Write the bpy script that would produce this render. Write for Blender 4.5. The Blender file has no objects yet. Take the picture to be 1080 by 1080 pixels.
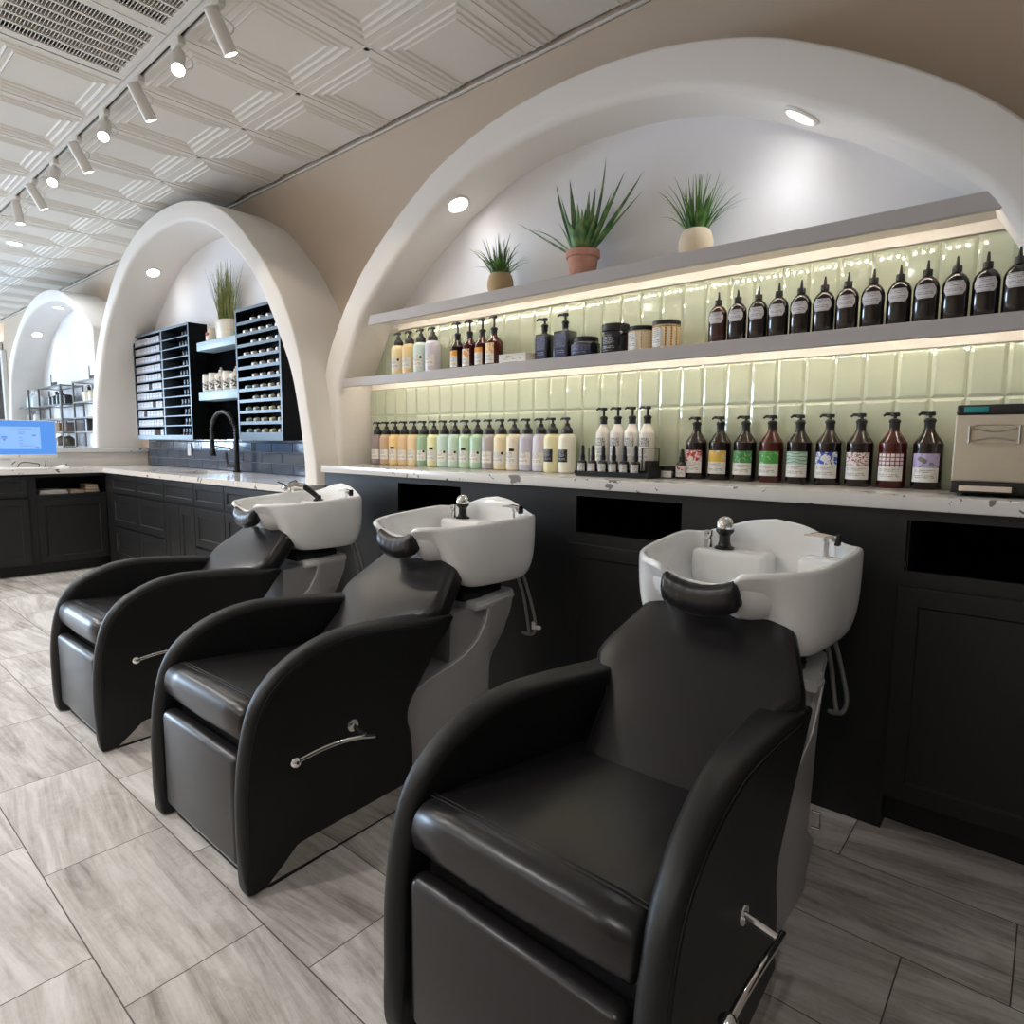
import bpy, bmesh, math, random
from mathutils import Vector, Matrix
PI = math.pi
rng = random.Random(7)
scene = bpy.context.scene
COL = scene.collection

# ------------------------------------------------------------------ helpers
def s2l(c):
    c = c / 255.0
    return c / 12.92 if c <= 0.04045 else ((c + 0.055) / 1.055) ** 2.4
def rgb(r, g, b):
    return (s2l(r), s2l(g), s2l(b), 1.0)

class MB:
    """collects shapes and links them as one mesh object"""
    def __init__(self):
        self.v = []; self.f = []; self.m = []; self.uv = []
    def add(self, verts, faces, mi=0, uvs=None):
        o = len(self.v)
        self.v += [tuple(p) for p in verts]
        for i, f in enumerate(faces):
            self.f.append([o + k for k in f]); self.m.append(mi)
            self.uv.append(uvs[i] if uvs else None)
        return self
    def box(self, x0, x1, y0, y1, z0, z1, mi=0):
        v = [(x, y, z) for z in (z0, z1) for y in (y0, y1) for x in (x0, x1)]
        return self.add(v, [(0, 2, 3, 1), (4, 5, 7, 6), (0, 1, 5, 4), (2, 6, 7, 3), (0, 4, 6, 2), (1, 3, 7, 5)], mi)
    def rbox(self, x0, x1, y0, y1, z0, z1, r=0.01, seg=3, mi=0):
        bm = bmesh.new(); bmesh.ops.create_cube(bm, size=1)
        for v in bm.verts:
            v.co = Vector((x0 + (v.co.x + .5) * (x1 - x0), y0 + (v.co.y + .5) * (y1 - y0), z0 + (v.co.z + .5) * (z1 - z0)))
        r = min(r, .49 * min(x1 - x0, y1 - y0, z1 - z0))
        bmesh.ops.bevel(bm, geom=list(bm.edges), offset=r, segments=seg, profile=.5, affect='EDGES')
        bm.verts.index_update()
        self.add([v.co[:] for v in bm.verts], [[v.index for v in f.verts] for f in bm.faces], mi)
        bm.free(); return self
    def lathe(self, prof, seg=24, c=(0, 0, 0), sx=1, sy=1, mi=0, axis=None, mis=None, caps=True):
        """prof: (r, z) bottom to top; closed where r == 0"""
        rot = Vector((0, 0, 1)).rotation_difference(Vector(axis)).to_matrix() if axis else None
        rings = []; vs = []; o = len(self.v)
        for r, z in prof:
            if r <= 1e-6:
                p = Vector((0, 0, z)); rings.append([len(vs)]); vs.append(p)
            else:
                rings.append(list(range(len(vs), len(vs) + seg)))
                for k in range(seg):
                    a = 2 * PI * k / seg
                    vs.append(Vector((r * sx * math.cos(a), r * sy * math.sin(a), z)))
        C = Vector(c)
        vs = [(rot @ p if rot else p) + C for p in vs]
        self.v += [tuple(p) for p in vs]
        for i in range(len(rings) - 1):
            a, b = rings[i], rings[i + 1]; m = mis[i] if mis else mi
            for k in range(seg):
                k2 = (k + 1) % seg
                if len(a) == 1 and len(b) == 1: continue
                if len(a) == 1: f = [a[0], b[k2], b[k]]
                elif len(b) == 1: f = [a[k], a[k2], b[0]]
                else: f = [a[k], a[k2], b[k2], b[k]]
                self.f.append([o + q for q in f]); self.m.append(m); self.uv.append(None)
        for ring, flip in ((rings[0], True), (rings[-1], False)):
            if caps and len(ring) > 1:
                f = ring[::-1] if flip else ring
                self.f.append([o + q for q in f]); self.m.append(mi if not mis else mis[0 if flip else -1]); self.uv.append(None)
        return self
    def tube(self, pts, r, seg=10, mi=0, caps=True):
        P = [Vector(p) for p in pts]; n = len(P)
        R = r if isinstance(r, (list, tuple)) else [r] * n
        t0 = (P[1] - P[0]).normalized()
        up = Vector((0, 0, 1)) if abs(t0.z) < .9 else Vector((1, 0, 0))
        nrm = (up - t0 * up.dot(t0)).normalized(); rings = []
        for i in range(n):
            t = (P[min(i + 1, n - 1)] - P[max(i - 1, 0)]).normalized()
            nrm = (nrm - t * nrm.dot(t)).normalized(); b = t.cross(nrm)
            rings.append([P[i] + (nrm * math.cos(2 * PI * k / seg) + b * math.sin(2 * PI * k / seg)) * R[i] for k in range(seg)])
        return self.loft(rings, True, caps, mi)
    def loft(self, rings, closed=True, caps=True, mi=0, loop=False):
        o = len(self.v); n = len(rings[0])
        for rg in rings: self.v += [tuple(p) for p in rg]
        m = len(rings)
        for i in range(m if loop else m - 1):
            i2 = (i + 1) % m
            for k in range(n if closed else n - 1):
                k2 = (k + 1) % n
                self.f.append([o + i * n + k, o + i * n + k2, o + i2 * n + k2, o + i2 * n + k]); self.m.append(mi); self.uv.append(None)
        if caps and closed:
            self.f.append([o + k for k in range(n)][::-1]); self.m.append(mi); self.uv.append(None)
            self.f.append([o + (m - 1) * n + k for k in range(n)]); self.m.append(mi); self.uv.append(None)
        return self
    def prism(self, poly, d0, d1, plane='xy', mi=0):
        """extrude a 2-D polygon along the third axis"""
        def P(a, b, d): return {'xy': (a, b, d), 'yz': (d, a, b), 'xz': (a, d, b)}[plane]
        n = len(poly)
        v = [P(a, b, d0) for a, b in poly] + [P(a, b, d1) for a, b in poly]
        f = [list(range(n))[::-1], list(range(n, 2 * n))] + [[i, (i + 1) % n, n + (i + 1) % n, n + i] for i in range(n)]
        return self.add(v, f, mi)
    def ball(self, c, r, seg=16, mi=0, s=(1, 1, 1)):
        k = max(4, seg // 2)
        prof = [(r * math.sin(PI * i / k) if 0 < i < k else 0, -r * math.cos(PI * i / k) * s[2]) for i in range(k + 1)]
        return self.lathe(prof, seg, c, s[0], s[1], mi)
    def build(self, name, mats, parent=None, loc=None, smooth=35, bevel=None, subsurf=0, fixn=True):
        me = bpy.data.meshes.new(name)
        me.from_pydata(self.v, [], self.f)
        if not isinstance(mats, (list, tuple)): mats = [mats]
        for m in mats: me.materials.append(m)
        me.polygons.foreach_set('material_index', self.m)
        if any(u is not None for u in self.uv):
            ul = me.uv_layers.new(name='UVMap')
            for p, u in zip(me.polygons, self.uv):
                if u is None: continue
                for li, q in zip(p.loop_indices, u): ul.data[li].uv = q
        if fixn:
            bm = bmesh.new(); bm.from_mesh(me)
            bmesh.ops.recalc_face_normals(bm, faces=list(bm.faces)); bm.to_mesh(me); bm.free()
        if smooth:
            me.polygons.foreach_set('use_smooth', [True] * len(me.polygons))
            if smooth < 180: me.set_sharp_from_angle(angle=math.radians(smooth))
        for p in me.polygons:
            if len(p.vertices) > 40: p.use_smooth = False
        me.update()
        o = bpy.data.objects.new(name, me); COL.objects.link(o)
        if parent: o.parent = parent
        if loc: o.location = loc
        if bevel:
            b = o.modifiers.new('Bevel', 'BEVEL'); b.width = bevel; b.segments = 2; b.limit_method = 'ANGLE'; b.angle_limit = math.radians(40)
            b.harden_normals = False
        if subsurf:
            s = o.modifiers.new('Subsurf', 'SUBSURF'); s.levels = subsurf; s.render_levels = subsurf
        return o

def tag(o, label, cat, group=None):
    o['label'] = label; o['category'] = cat
    if group: o['group'] = group
    return o
def thing(name, label, cat, loc=(0, 0, 0), rz=0, group=None):
    o = bpy.data.objects.new(name, None); COL.objects.link(o)
    o.location = loc; o.rotation_euler = (0, 0, rz); o.empty_display_size = .05
    return tag(o, label, cat, group)
def struct(o, label=None, cat=None):
    o['kind'] = 'structure'
    if label: o['label'] = label
    if cat: o['category'] = cat
    return o
def copy_tree(o, parent=None):
    c = o.copy(); COL.objects.link(c)
    if parent: c.parent = parent
    for ch in list(o.children): copy_tree(ch, c)
    return c
def dup(o, loc, label, group=None, rz=None):
    c = copy_tree(o); c.location = loc; c['label'] = label
    if group: c['group'] = group
    if rz is not None: c.rotation_euler = (0, 0, rz)
    return c
def cat_rom(pts, n):
    """smooth curve through points (any dimension), n samples per span"""
    P = [tuple(p) for p in pts]; out = []
    P = [tuple(2 * a - b for a, b in zip(P[0], P[1]))] + P + [tuple(2 * a - b for a, b in zip(P[-1], P[-2]))]
    for i in range(1, len(P) - 2):
        for k in range(n):
            t = k / n
            out.append(tuple(.5 * (2 * b + (c - a) * t + (2 * a - 5 * b + 4 * c - d) * t * t + (3 * b - a - 3 * c + d) * t ** 3)
                             for a, b, c, d in zip(P[i - 1], P[i], P[i + 1], P[i + 2])))
    out.append(P[-2]); return out
def lerp_tab(tab, x):
    """piecewise linear table [(x, y)...] sorted by x"""
    if x <= tab[0][0]: return tab[0][1]
    for (a, b), (c, d) in zip(tab, tab[1:]):
        if x <= c: return b + (d - b) * (x - a) / (c - a)
    return tab[-1][1]
ORD = ['first', 'second', 'third', 'fourth', 'fifth', 'sixth', 'seventh', 'eighth', 'ninth', 'tenth', 'eleventh', 'twelfth',
       'thirteenth', 'fourteenth', 'fifteenth', 'sixteenth', 'seventeenth', 'eighteenth']

# ------------------------------------------------------------------ materials
def mat(name, col, rough=.5, metal=0, spec=None, coat=0, emit=None, estr=0, bump=None, trans=0, sheen=0, ior=None):
    m = bpy.data.materials.new(name); m.use_nodes = True
    nt = m.node_tree; b = nt.nodes['Principled BSDF']
    b.inputs['Base Color'].default_value = col; b.inputs['Roughness'].default_value = rough; b.inputs['Metallic'].default_value = metal
    if spec is not None: b.inputs['Specular IOR Level'].default_value = spec
    if coat: b.inputs['Coat Weight'].default_value = coat; b.inputs['Coat Roughness'].default_value = .05
    if emit: b.inputs['Emission Color'].default_value = emit; b.inputs['Emission Strength'].default_value = estr
    if trans: b.inputs['Transmission Weight'].default_value = trans
    if ior: b.inputs['IOR'].default_value = ior
    if sheen: b.inputs['Sheen Weight'].default_value = sheen
    if bump:
        sc, st = bump
        tc = nt.nodes.new('ShaderNodeTexCoord'); n = nt.nodes.new('ShaderNodeTexNoise'); bp = nt.nodes.new('ShaderNodeBump')
        n.inputs['Scale'].default_value = sc; n.inputs['Detail'].default_value = 4; bp.inputs['Strength'].default_value = st; bp.inputs['Distance'].default_value = .01
        nt.links.new(tc.outputs['Object'], n.inputs['Vector']); nt.links.new(n.outputs['Fac'], bp.inputs['Height']); nt.links.new(bp.outputs['Normal'], b.inputs['Normal'])
    return m
class NG:
    """tiny node-graph writer"""
    def __init__(self, m): self.nt = m.node_tree; self.b = self.nt.nodes['Principled BSDF']
    def n(self, t, **kw):
        x = self.nt.nodes.new(t)
        for k, v in kw.items(): setattr(x, k, v)
        return x
    def l(self, a, b): self.nt.links.new(a, b)
    def math(self, op, a, b=None, c=None):
        x = self.n('ShaderNodeMath', operation=op)
        for i, q in enumerate((a, b, c)):
            if q is None: continue
            if isinstance(q, (int, float)): x.inputs[i].default_value = q
            else: self.l(q, x.inputs[i])
        return x.outputs[0]
    def mix(self, f, a, b):
        x = self.n('ShaderNodeMix', data_type='RGBA')
        if isinstance(f, (int, float)): x.inputs[0].default_value = f
        else: self.l(f, x.inputs[0])
        for i, q in ((6, a), (7, b)):
            if isinstance(q, tuple): x.inputs[i].default_value = q
            else: self.l(q, x.inputs[i])
        return x.outputs[2]
    def noise(self, vec, scale, detail=3, dist=0, rough=.5):
        x = self.n('ShaderNodeTexNoise'); x.inputs['Scale'].default_value = scale; x.inputs['Detail'].default_value = detail
        x.inputs['Distortion'].default_value = dist; x.inputs['Roughness'].default_value = rough
        if vec is not None: self.l(vec, x.inputs['Vector'])
        return x.outputs['Fac']
    def ramp(self, f, stops):
        x = self.n('ShaderNodeValToRGB'); e = x.color_ramp.elements
        while len(e) < len(stops): e.new(.5)
        for q, (p, c) in zip(e, stops): q.position = p; q.color = c
        self.l(f, x.inputs[0]); return x.outputs[0]
    def comb(self, x, y, z=0):
        c = self.n('ShaderNodeCombineXYZ')
        for i, q in enumerate((x, y, z)):
            if isinstance(q, (int, float)): c.inputs[i].default_value = q
            else: self.l(q, c.inputs[i])
        return c.outputs[0]
    def sep(self, v):
        s = self.n('ShaderNodeSeparateXYZ'); self.l(v, s.inputs[0]); return s.outputs

M = {}
def leather(name, col, rough):
    m = mat(name, col, rough, spec=.45)
    g = NG(m); tc = g.n('ShaderNodeTexCoord')
    v = g.noise(tc.outputs['Object'], 150, 1)
    n = g.noise(tc.outputs['Object'], 9, 3)
    h = g.math('MULTIPLY', v, .30)
    bp = g.n('ShaderNodeBump'); bp.inputs['Strength'].default_value = .05; bp.inputs['Distance'].default_value = .004
    g.l(h, bp.inputs['Height']); g.l(bp.outputs['Normal'], g.b.inputs['Normal'])
    g.l(g.math('MULTIPLY_ADD', n, .06, rough - .03), g.b.inputs['Roughness'])
    return m
M['leather'] = leather('black_leather', (.0135, .0120, .0130, 1), .30)
M['leather_shaded'] = leather('black_leather_shaded', (.0045, .0044, .0046, 1), .5)  # same leather with the shade of the chair sides put into its colour
M['stitch'] = mat('black_stitch', (.004, .004, .004, 1), .6)
M['ceramic'] = mat('white_ceramic', rgb(249, 249, 248), .08, spec=.5, coat=.3)
M['chrome'] = mat('chrome', (.82, .82, .82, 1), .07, 1)
M['mirror'] = mat('polished_steel', (.62, .60, .58, 1), .06, 1)
M['black_plastic'] = mat('black_plastic', (.008, .008, .008, 1), .35)
M['black_matte'] = mat('black_matte', (.006, .006, .006, 1), .7)
M['pedestal'] = mat('grey_pedestal', rgb(180, 178, 178), .32, .05)
M['pedestal_dark'] = mat('dark_grey_pedestal', rgb(156, 154, 154), .3, .05)
M['pedestal_edge'] = mat('rim_and_glint', rgb(232, 232, 232), .25, .25)  # pale rim, also the painted highlights along the pedestal edges
M['hose'] = mat('braided_hose', rgb(150, 148, 146), .35, .7, bump=(300, .5))
M['cabinet'] = mat('black_cabinet_paint', (.011, .011, .0117, 1), .42, spec=.4, bump=(60, .03))
M['void'] = mat('dark_interior', (.0006, .0006, .0007, 1), .9, spec=.02)  # near black: slot shade put into the colour; also the black wall panel
M['arch'] = mat('arch_plaster', rgb(236, 231, 225), .75, bump=(35, .05))
M['niche'] = mat('white_niche_paint', rgb(234, 232, 234), .75, bump=(35, .04))
M['wall'] = mat('beige_wall_paint', rgb(202, 185, 167), .8, bump=(40, .05))
M['wall_dark'] = mat('dark_wall_paint', rgb(150, 141, 132), .8)
M['shelf'] = mat('grey_shelf_paint', rgb(190, 184, 182), .45, spec=.4)
M['shelf_under'] = mat('white_shelf_underside', rgb(235, 228, 220), .6)
M['grid'] = mat('ceiling_white', rgb(233, 230, 224), .6)
M['white_metal'] = mat('white_metal', rgb(232, 228, 222), .4)
M['duct'] = mat('duct_grey', rgb(120, 116, 110), .8)
M['white_trim'] = mat('white_trim', rgb(235, 233, 228), .5)
M['lamp'] = mat('lamp_lens', (1, 1, 1, 1), .3, emit=(1, .98, .95, 1), estr=14)
M['lamp_warm'] = mat('spot_lens', (1, 1, 1, 1), .3, emit=(1, .9, .74, 1), estr=22)
M['led'] = mat('led_dots', (1, 1, 1, 1), .3, emit=(1, .89, .75, 1), estr=68)
M['rack'] = mat('shaded_rack_paint', rgb(8, 10, 13), .6, spec=.15)  # near black, with the shade inside the racks put into its colour
M['rack_edge'] = mat('slate_rack_edge', rgb(82, 101, 117), .38)
M['blue_shelf'] = mat('pale_blue_shelf', rgb(178, 208, 226), .4)
M['steel'] = mat('brushed_steel', rgb(196, 192, 186), .3, .85)
M['champagne'] = mat('champagne_steel', rgb(196, 184, 164), .38, .35)
M['teal'] = mat('teal_sticker', rgb(30, 150, 150), .4)
M['wire'] = mat('dark_bronze_wire', rgb(104, 100, 96), .4, .5)
M['glass_shelf'] = mat('frosted_glass_shelf', rgb(214, 224, 226), .12, spec=.5)
M['white_plastic'] = mat('white_plastic', rgb(235, 234, 230), .35)
M['towel_white'] = mat('white_towel', rgb(225, 220, 212), .9, bump=(250, .4))
M['towel_tan'] = mat('tan_towel', rgb(196, 178, 152), .9, bump=(250, .4))
M['terracotta'] = mat('terracotta', rgb(206, 152, 132), .85, bump=(70, .5))
M['stone_pot'] = mat('sand_pot', rgb(200, 172, 132), .8, bump=(160, .25))
M['cream_pot'] = mat('cream_pot', rgb(232, 212, 182), .8, bump=(160, .2))
M['soil'] = mat('soil', rgb(50, 38, 28), .95)
M['cream_ceramic'] = mat('cream_enamel', rgb(232, 224, 206), .3)
M['red'] = mat('red_paint', rgb(170, 40, 36), .5)

def leaf_mat(name, c1, c2, c3):
    m = mat(name, c1, .5); g = NG(m); tc = g.n('ShaderNodeTexCoord')
    f = g.noise(tc.outputs['Object'], 22, 2)
    g.l(g.ramp(f, [(.3, c1), (.5, c2), (.72, c3)]), g.b.inputs['Base Color']); return m
M['aloe'] = leaf_mat('aloe_leaf', rgb(58, 98, 58), rgb(100, 140, 82), rgb(146, 172, 104))
M['grass'] = leaf_mat('grass_leaf', rgb(34, 74, 24), rgb(70, 118, 42), rgb(120, 160, 78))
M['reed'] = leaf_mat('reed_leaf', rgb(112, 130, 58), rgb(150, 158, 92), rgb(186, 172, 128))

def floor_mat():
    m = mat('grey_wood_look_tile', rgb(170, 160, 150), .34, spec=.4); g = NG(m)
    tc = g.n('ShaderNodeTexCoord'); X, Y, Z = g.sep(tc.outputs['Object'])
    L, Wd = .6075, .3085
    yr = g.math('DIVIDE', g.math('SUBTRACT', Y, .391), Wd)
    row = g.math('FLOOR', yr); fy = g.math('SUBTRACT', yr, row)
    xr = g.math('DIVIDE', g.math('SUBTRACT', g.math('SUBTRACT', X, .425), g.math('MULTIPLY', row, .2)), L)
    col = g.math('FLOOR', xr); fx = g.math('SUBTRACT', xr, col)
    dx = g.math('MULTIPLY', g.math('MINIMUM', fx, g.math('SUBTRACT', 1, fx)), L)
    dy = g.math('MULTIPLY', g.math('MINIMUM', fy, g.math('SUBTRACT', 1, fy)), Wd)
    d = g.math('MINIMUM', dx, dy)
    grout = g.math('LESS_THAN', d, .0016)
    wn = g.n('ShaderNodeTexWhiteNoise', noise_dimensions='2D'); g.l(g.comb(row, col), wn.inputs['Vector'])
    r1, r2, r3 = g.sep(wn.outputs['Color'])
    # long streaks, shifted and slanted tile by tile
    sl = g.math('MULTIPLY', g.math('SUBTRACT', r2, .5), .35)
    yy = g.math('ADD', Y, g.math('MULTIPLY', X, sl))
    vec = g.comb(g.math('ADD', g.math('MULTIPLY', X, 1.4), g.math('MULTIPLY', r1, 37)), g.math('ADD', g.math('MULTIPLY', yy, 9), g.math('MULTIPLY', r3, 19)), 0)
    a = g.noise(vec, 1.5, 7, .9, .62)
    b = g.noise(g.comb(g.math('MULTIPLY', X, 1.2), g.math('MULTIPLY', yy, 45), r1), 1.2, 5, .5, .6)
    c = g.noise(tc.outputs['Object'], 45, 3, 0, .7)
    t = g.math('ADD', g.math('ADD', g.math('MULTIPLY', a, .72), g.math('MULTIPLY', b, .34)), g.math('MULTIPLY', c, .12))
    t = g.math('ADD', t, g.math('MULTIPLY', g.math('SUBTRACT', r3, .5), .08))
    colr = g.ramp(t, [(.40, rgb(132, 125, 120)), (.52, rgb(172, 165, 159)), (.62, rgb(195, 189, 184)), (.76, rgb(214, 210, 206))])
    vein = g.math('LESS_THAN', g.math('ABSOLUTE', g.math('SUBTRACT', a, .5)), .008)
    colr = g.mix(g.math('MULTIPLY', vein, .12), colr, rgb(112, 101, 92))
    colr = g.mix(grout, colr, rgb(84, 77, 71))
    g.l(colr, g.b.inputs['Base Color'])
    g.l(g.math('MULTIPLY_ADD', a, .25, .26), g.b.inputs['Roughness'])
    bp = g.n('ShaderNodeBump'); bp.inputs['Strength'].default_value = .25; bp.inputs['Distance'].default_value = .004
    g.l(g.math('SUBTRACT', g.math('MULTIPLY', t, .3), g.math('MULTIPLY', grout, .6)), bp.inputs['Height']); g.l(bp.outputs['Normal'], g.b.inputs['Normal'])
    return m
M['floor'] = floor_mat()

def quartz_mat():
    m = mat('white_veined_quartz', rgb(232, 228, 224), .12, spec=.5); g = NG(m); tc = g.n('ShaderNodeTexCoord'); o = tc.outputs['Object']
    n1 = g.noise(o, 3.2, 4, 1.5)
    dv = g.n('ShaderNodeVectorMath', operation='ADD'); g.l(o, dv.inputs[0]); g.l(g.comb(g.math('MULTIPLY', n1, .5), g.math('MULTIPLY', n1, .35), 0), dv.inputs[1])
    v = g.n('ShaderNodeTexVoronoi', feature='DISTANCE_TO_EDGE'); v.inputs['Scale'].default_value = 3.4; g.l(dv.outputs[0], v.inputs['Vector'])
    w = g.math('MULTIPLY', g.math('GREATER_THAN', g.noise(o, 7, 3), .60), g.math('LESS_THAN', v.outputs['Distance'], .028))
    p = g.math('GREATER_THAN', g.noise(o, 17, 4, 1.2), .66)
    f = g.math('MAXIMUM', g.math('MULTIPLY', w, .85), g.math('MULTIPLY', p, .8))
    c = g.mix(g.noise(o, 2.5, 4), rgb(238, 235, 231), rgb(222, 216, 210))
    g.l(g.mix(f, c, rgb(92, 86, 82)), g.b.inputs['Base Color']); return m
M['quartz'] = quartz_mat()

def tile_mat(name, c1, c2, rough, bs):
    m = mat(name, c1, rough, spec=.5, coat=.25); g = NG(m); tc = g.n('ShaderNodeTexCoord')
    g.l(g.mix(g.noise(tc.outputs['Object'], 4, 2), c1, c2), g.b.inputs['Base Color'])
    bp = g.n('ShaderNodeBump'); bp.inputs['Strength'].default_value = bs; bp.inputs['Distance'].default_value = .004
    g.l(g.noise(tc.outputs['Object'], 14, 2), bp.inputs['Height']); g.l(bp.outputs['Normal'], g.b.inputs['Normal']); return m
M['green_tile'] = tile_mat('sage_glass_tile', rgb(182, 191, 167), rgb(190, 198, 176), .045, .05)
M['grout'] = mat('pale_grout', rgb(206, 208, 186), .7)
M['navy_tile'] = tile_mat('slate_blue_tile', rgb(56, 66, 84), rgb(78, 92, 112), .12, .3)
M['navy_grout'] = mat('blue_grey_grout', rgb(120, 134, 150), .7)

_lm = {}
def label_mat(name, base=(.8, .8, .78, 1), ink=(.1, .1, .1, 1), art=None, split=.5, lines=8, c1=None, c2=None, sc=9, th=.5, vs=None):
    vs = vs or sc
    """printed sticker: rows of small print below, a printed pattern above"""
    m = mat(name, base, .45); g = NG(m); tc = g.n('ShaderNodeTexCoord'); U, V, _ = g.sep(tc.outputs['UV'])
    lv = g.math('MULTIPLY', V, lines * 2.0); row = g.math('FLOOR', lv); fr = g.math('SUBTRACT', lv, row)
    band = g.math('MULTIPLY', g.math('GREATER_THAN', fr, .3), g.math('LESS_THAN', fr, .72))
    wn = g.n('ShaderNodeTexWhiteNoise', noise_dimensions='1D'); g.l(row, wn.inputs['W'])
    on = g.math('MULTIPLY', band, g.math('GREATER_THAN', wn.outputs['Value'], .35))
    ln = g.math('LESS_THAN', U, g.math('MULTIPLY_ADD', wn.outputs['Value'], .4, .5))
    on = g.math('MULTIPLY', g.math('MULTIPLY', on, ln), g.math('GREATER_THAN', U, .1))
    let = g.math('GREATER_THAN', g.noise(g.comb(g.math('MULTIPLY', U, 34), g.math('MULTIPLY', row, 5.7)), 1, 1), .46)
    txt = g.math('MULTIPLY', g.math('MULTIPLY', on, let), g.math('LESS_THAN', V, split - .04))
    txt = g.math('MULTIPLY', txt, g.math('GREATER_THAN', V, .06))
    c = g.mix(g.math('MULTIPLY', txt, .8), base, ink)
    if art:
        if art == 'check':
            a = g.math('MAXIMUM', g.math('LESS_THAN', g.math('FRACT', g.math('MULTIPLY', U, sc)), .22), g.math('LESS_THAN', g.math('FRACT', g.math('MULTIPLY', V, vs * 1.2)), .25))
        elif art == 'dots':
            v = g.n('ShaderNodeTexVoronoi', voronoi_dimensions='2D'); v.inputs['Scale'].default_value = 1; v.inputs['Randomness'].default_value = 0
            g.l(g.comb(g.math('MULTIPLY', U, sc), g.math('MULTIPLY', V, vs * .8)), v.inputs['Vector']); a = g.math('LESS_THAN', v.outputs['Distance'], .33)
        elif art == 'lines':
            n = g.noise(g.comb(U, V), sc, 2, 2.5); a = g.math('LESS_THAN', g.math('ABSOLUTE', g.math('SUBTRACT', n, .5)), .035)
        elif art == 'wave':
            w = g.n('ShaderNodeTexWave', wave_type='RINGS'); w.inputs['Scale'].default_value = sc * .25; w.inputs['Distortion'].default_value = 7
            g.l(g.comb(U, V), w.inputs['Vector']); a = g.math('GREATER_THAN', w.outputs['Fac'], th)
        else:
            a = g.math('GREATER_THAN', g.noise(g.comb(U, V), sc, 3, 1.2), th)
        ac = g.mix(a, c1, c2)
        c = g.mix(g.math('GREATER_THAN', V, split), c, ac)
    g.l(c, g.b.inputs['Base Color']); return m
WH = rgb(232, 230, 224)
M['lab'] = label_mat('white_printed_label', WH, rgb(60, 60, 60), split=1.1, lines=5)
M['lab_black'] = label_mat('black_printed_label', rgb(26, 26, 26), rgb(210, 210, 210), split=1.1, lines=6)
M['lab_plaque'] = label_mat('pale_plaque_label', rgb(206, 203, 206), rgb(60, 56, 60), split=1.1, lines=4)

# ------------------------------------------------------------------ room shell
WY = 2.565          # back wall plane
ZC = 3.06           # ceiling height
XL, XR, YF = -14.6, 2.6, -4.6
struct(MB().box(XL - .2, XR + .2, YF - .2, WY + .2, -.12, 0).build('floor', M['floor'], smooth=0), 'grey wood-look porcelain floor tiles laid in staggered rows', 'floor')
struct(MB().box(XL, XR, WY, WY + .15, 0, ZC + .1).build('wall_back', M['wall'], smooth=0), 'beige painted back wall behind the white arches', 'wall')
struct(MB().box(XR, XR + .15, YF, WY, 0, ZC + .1).build('wall_right', M['wall_dark'], smooth=0), 'dark painted side wall beyond the counter', 'wall')
struct(MB().box(XL, XR, YF - .15, YF, 0, ZC + .1).build('wall_front', M['wall'], smooth=0), 'beige wall behind the camera', 'wall')
# far end wall with two shop windows
f = MB(); wx = [(-4.4, -2.9), (-2.7, -1.2)]; z0, z1 = .35, 2.8
f.box(XL - .15, XL, YF, WY, 0, z0); f.box(XL - .15, XL, YF, WY, z1, ZC + .1)
edges = [YF] + [e for w in wx for e in w] + [WY]
for a, b in zip(edges[0::2], edges[1::2]): f.box(XL - .15, XL, a, b, z0, z1)
struct(f.build('wall_left', M['wall'], smooth=0), 'beige street-side end wall with two shop windows', 'wall')
M['pane'] = mat('window_glass', (1, 1, 1, 1), 0, trans=1, ior=1.01)
for i, (a, b) in enumerate(wx):
    w = MB()
    for q in (a, (a + b) / 2 - .03, b - .06): w.box(XL - .12, XL - .04, q, q + .06, z0, z1)
    w.box(XL - .12, XL - .04, a, b, z0, z0 + .06); w.box(XL - .12, XL - .04, a, b, z1 - .06, z1)
    wo = struct(w.build('window_%d' % (i + 1), M['white_trim'], smooth=0), 'white framed shop window in the street-side end wall', 'window')
    MB().box(XL - .085, XL - .08, a + .05, b - .05, z0 + .05, z1 - .05).build('pane', M['pane'], wo, smooth=0)

# ceiling: moulded two-foot panels in a white grid
c = MB()
PX0, PY0, PT = -3.287, 1.405, .611
steps = [(.0, .0), (.034, .0), (.043, -.0065), (.056, .002), (.074, .002), (.082, -.0045), (.092, .004), (.112, .004), (.118, -.0005), (.126, .0065), (.14, .0065)]
VENTS = [(-3.898, -3.287), (-3.287, -2.676)]
def panel(x0, x1, y0, y1, k=(1, 1, 1, 1)):
    rings = []
    for d, h in steps:
        rings.append([(x0 + d * k[0], y0 + d * k[2], ZC + h), (x1 - d * k[1], y0 + d * k[2], ZC + h), (x1 - d * k[1], y1 - d * k[3], ZC + h), (x0 + d * k[0], y1 - d * k[3], ZC + h)])
    o = len(c.v)
    if k[3]: c.loft(rings, True, False)
    else:       # cut row: its wall side stays open
        for i in range(len(rings) - 1):
            for q in (0, 1, 3): c.add([rings[i][q], rings[i][(q + 1) % 4], rings[i + 1][(q + 1) % 4], rings[i + 1][q]], [(0, 1, 2, 3)])
        c.add(rings[-1], [(0, 1, 2, 3)]); return
    c.f.append([o + (len(steps) - 1) * 4 + q for q in range(4)]); c.m.append(0); c.uv.append(None)
xi = [PX0 + PT * k for k in range(-18, 10)]
yi = [PY0 + PT * k for k in range(-6, 3)]; yi[-1] = 2.540
for x0 in xi:
    for j in range(len(yi) - 1):
        if any(abs(x0 - v[0]) < .02 for v in VENTS) and -0.3 < yi[j] < PY0 - .1: continue
        panel(x0 + .011, x0 + PT - .011, yi[j] + .011, yi[j + 1] - (.011 if j < len(yi) - 2 else 0), (1, 1, 1, 1 if j < len(yi) - 2 else 0))
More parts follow.
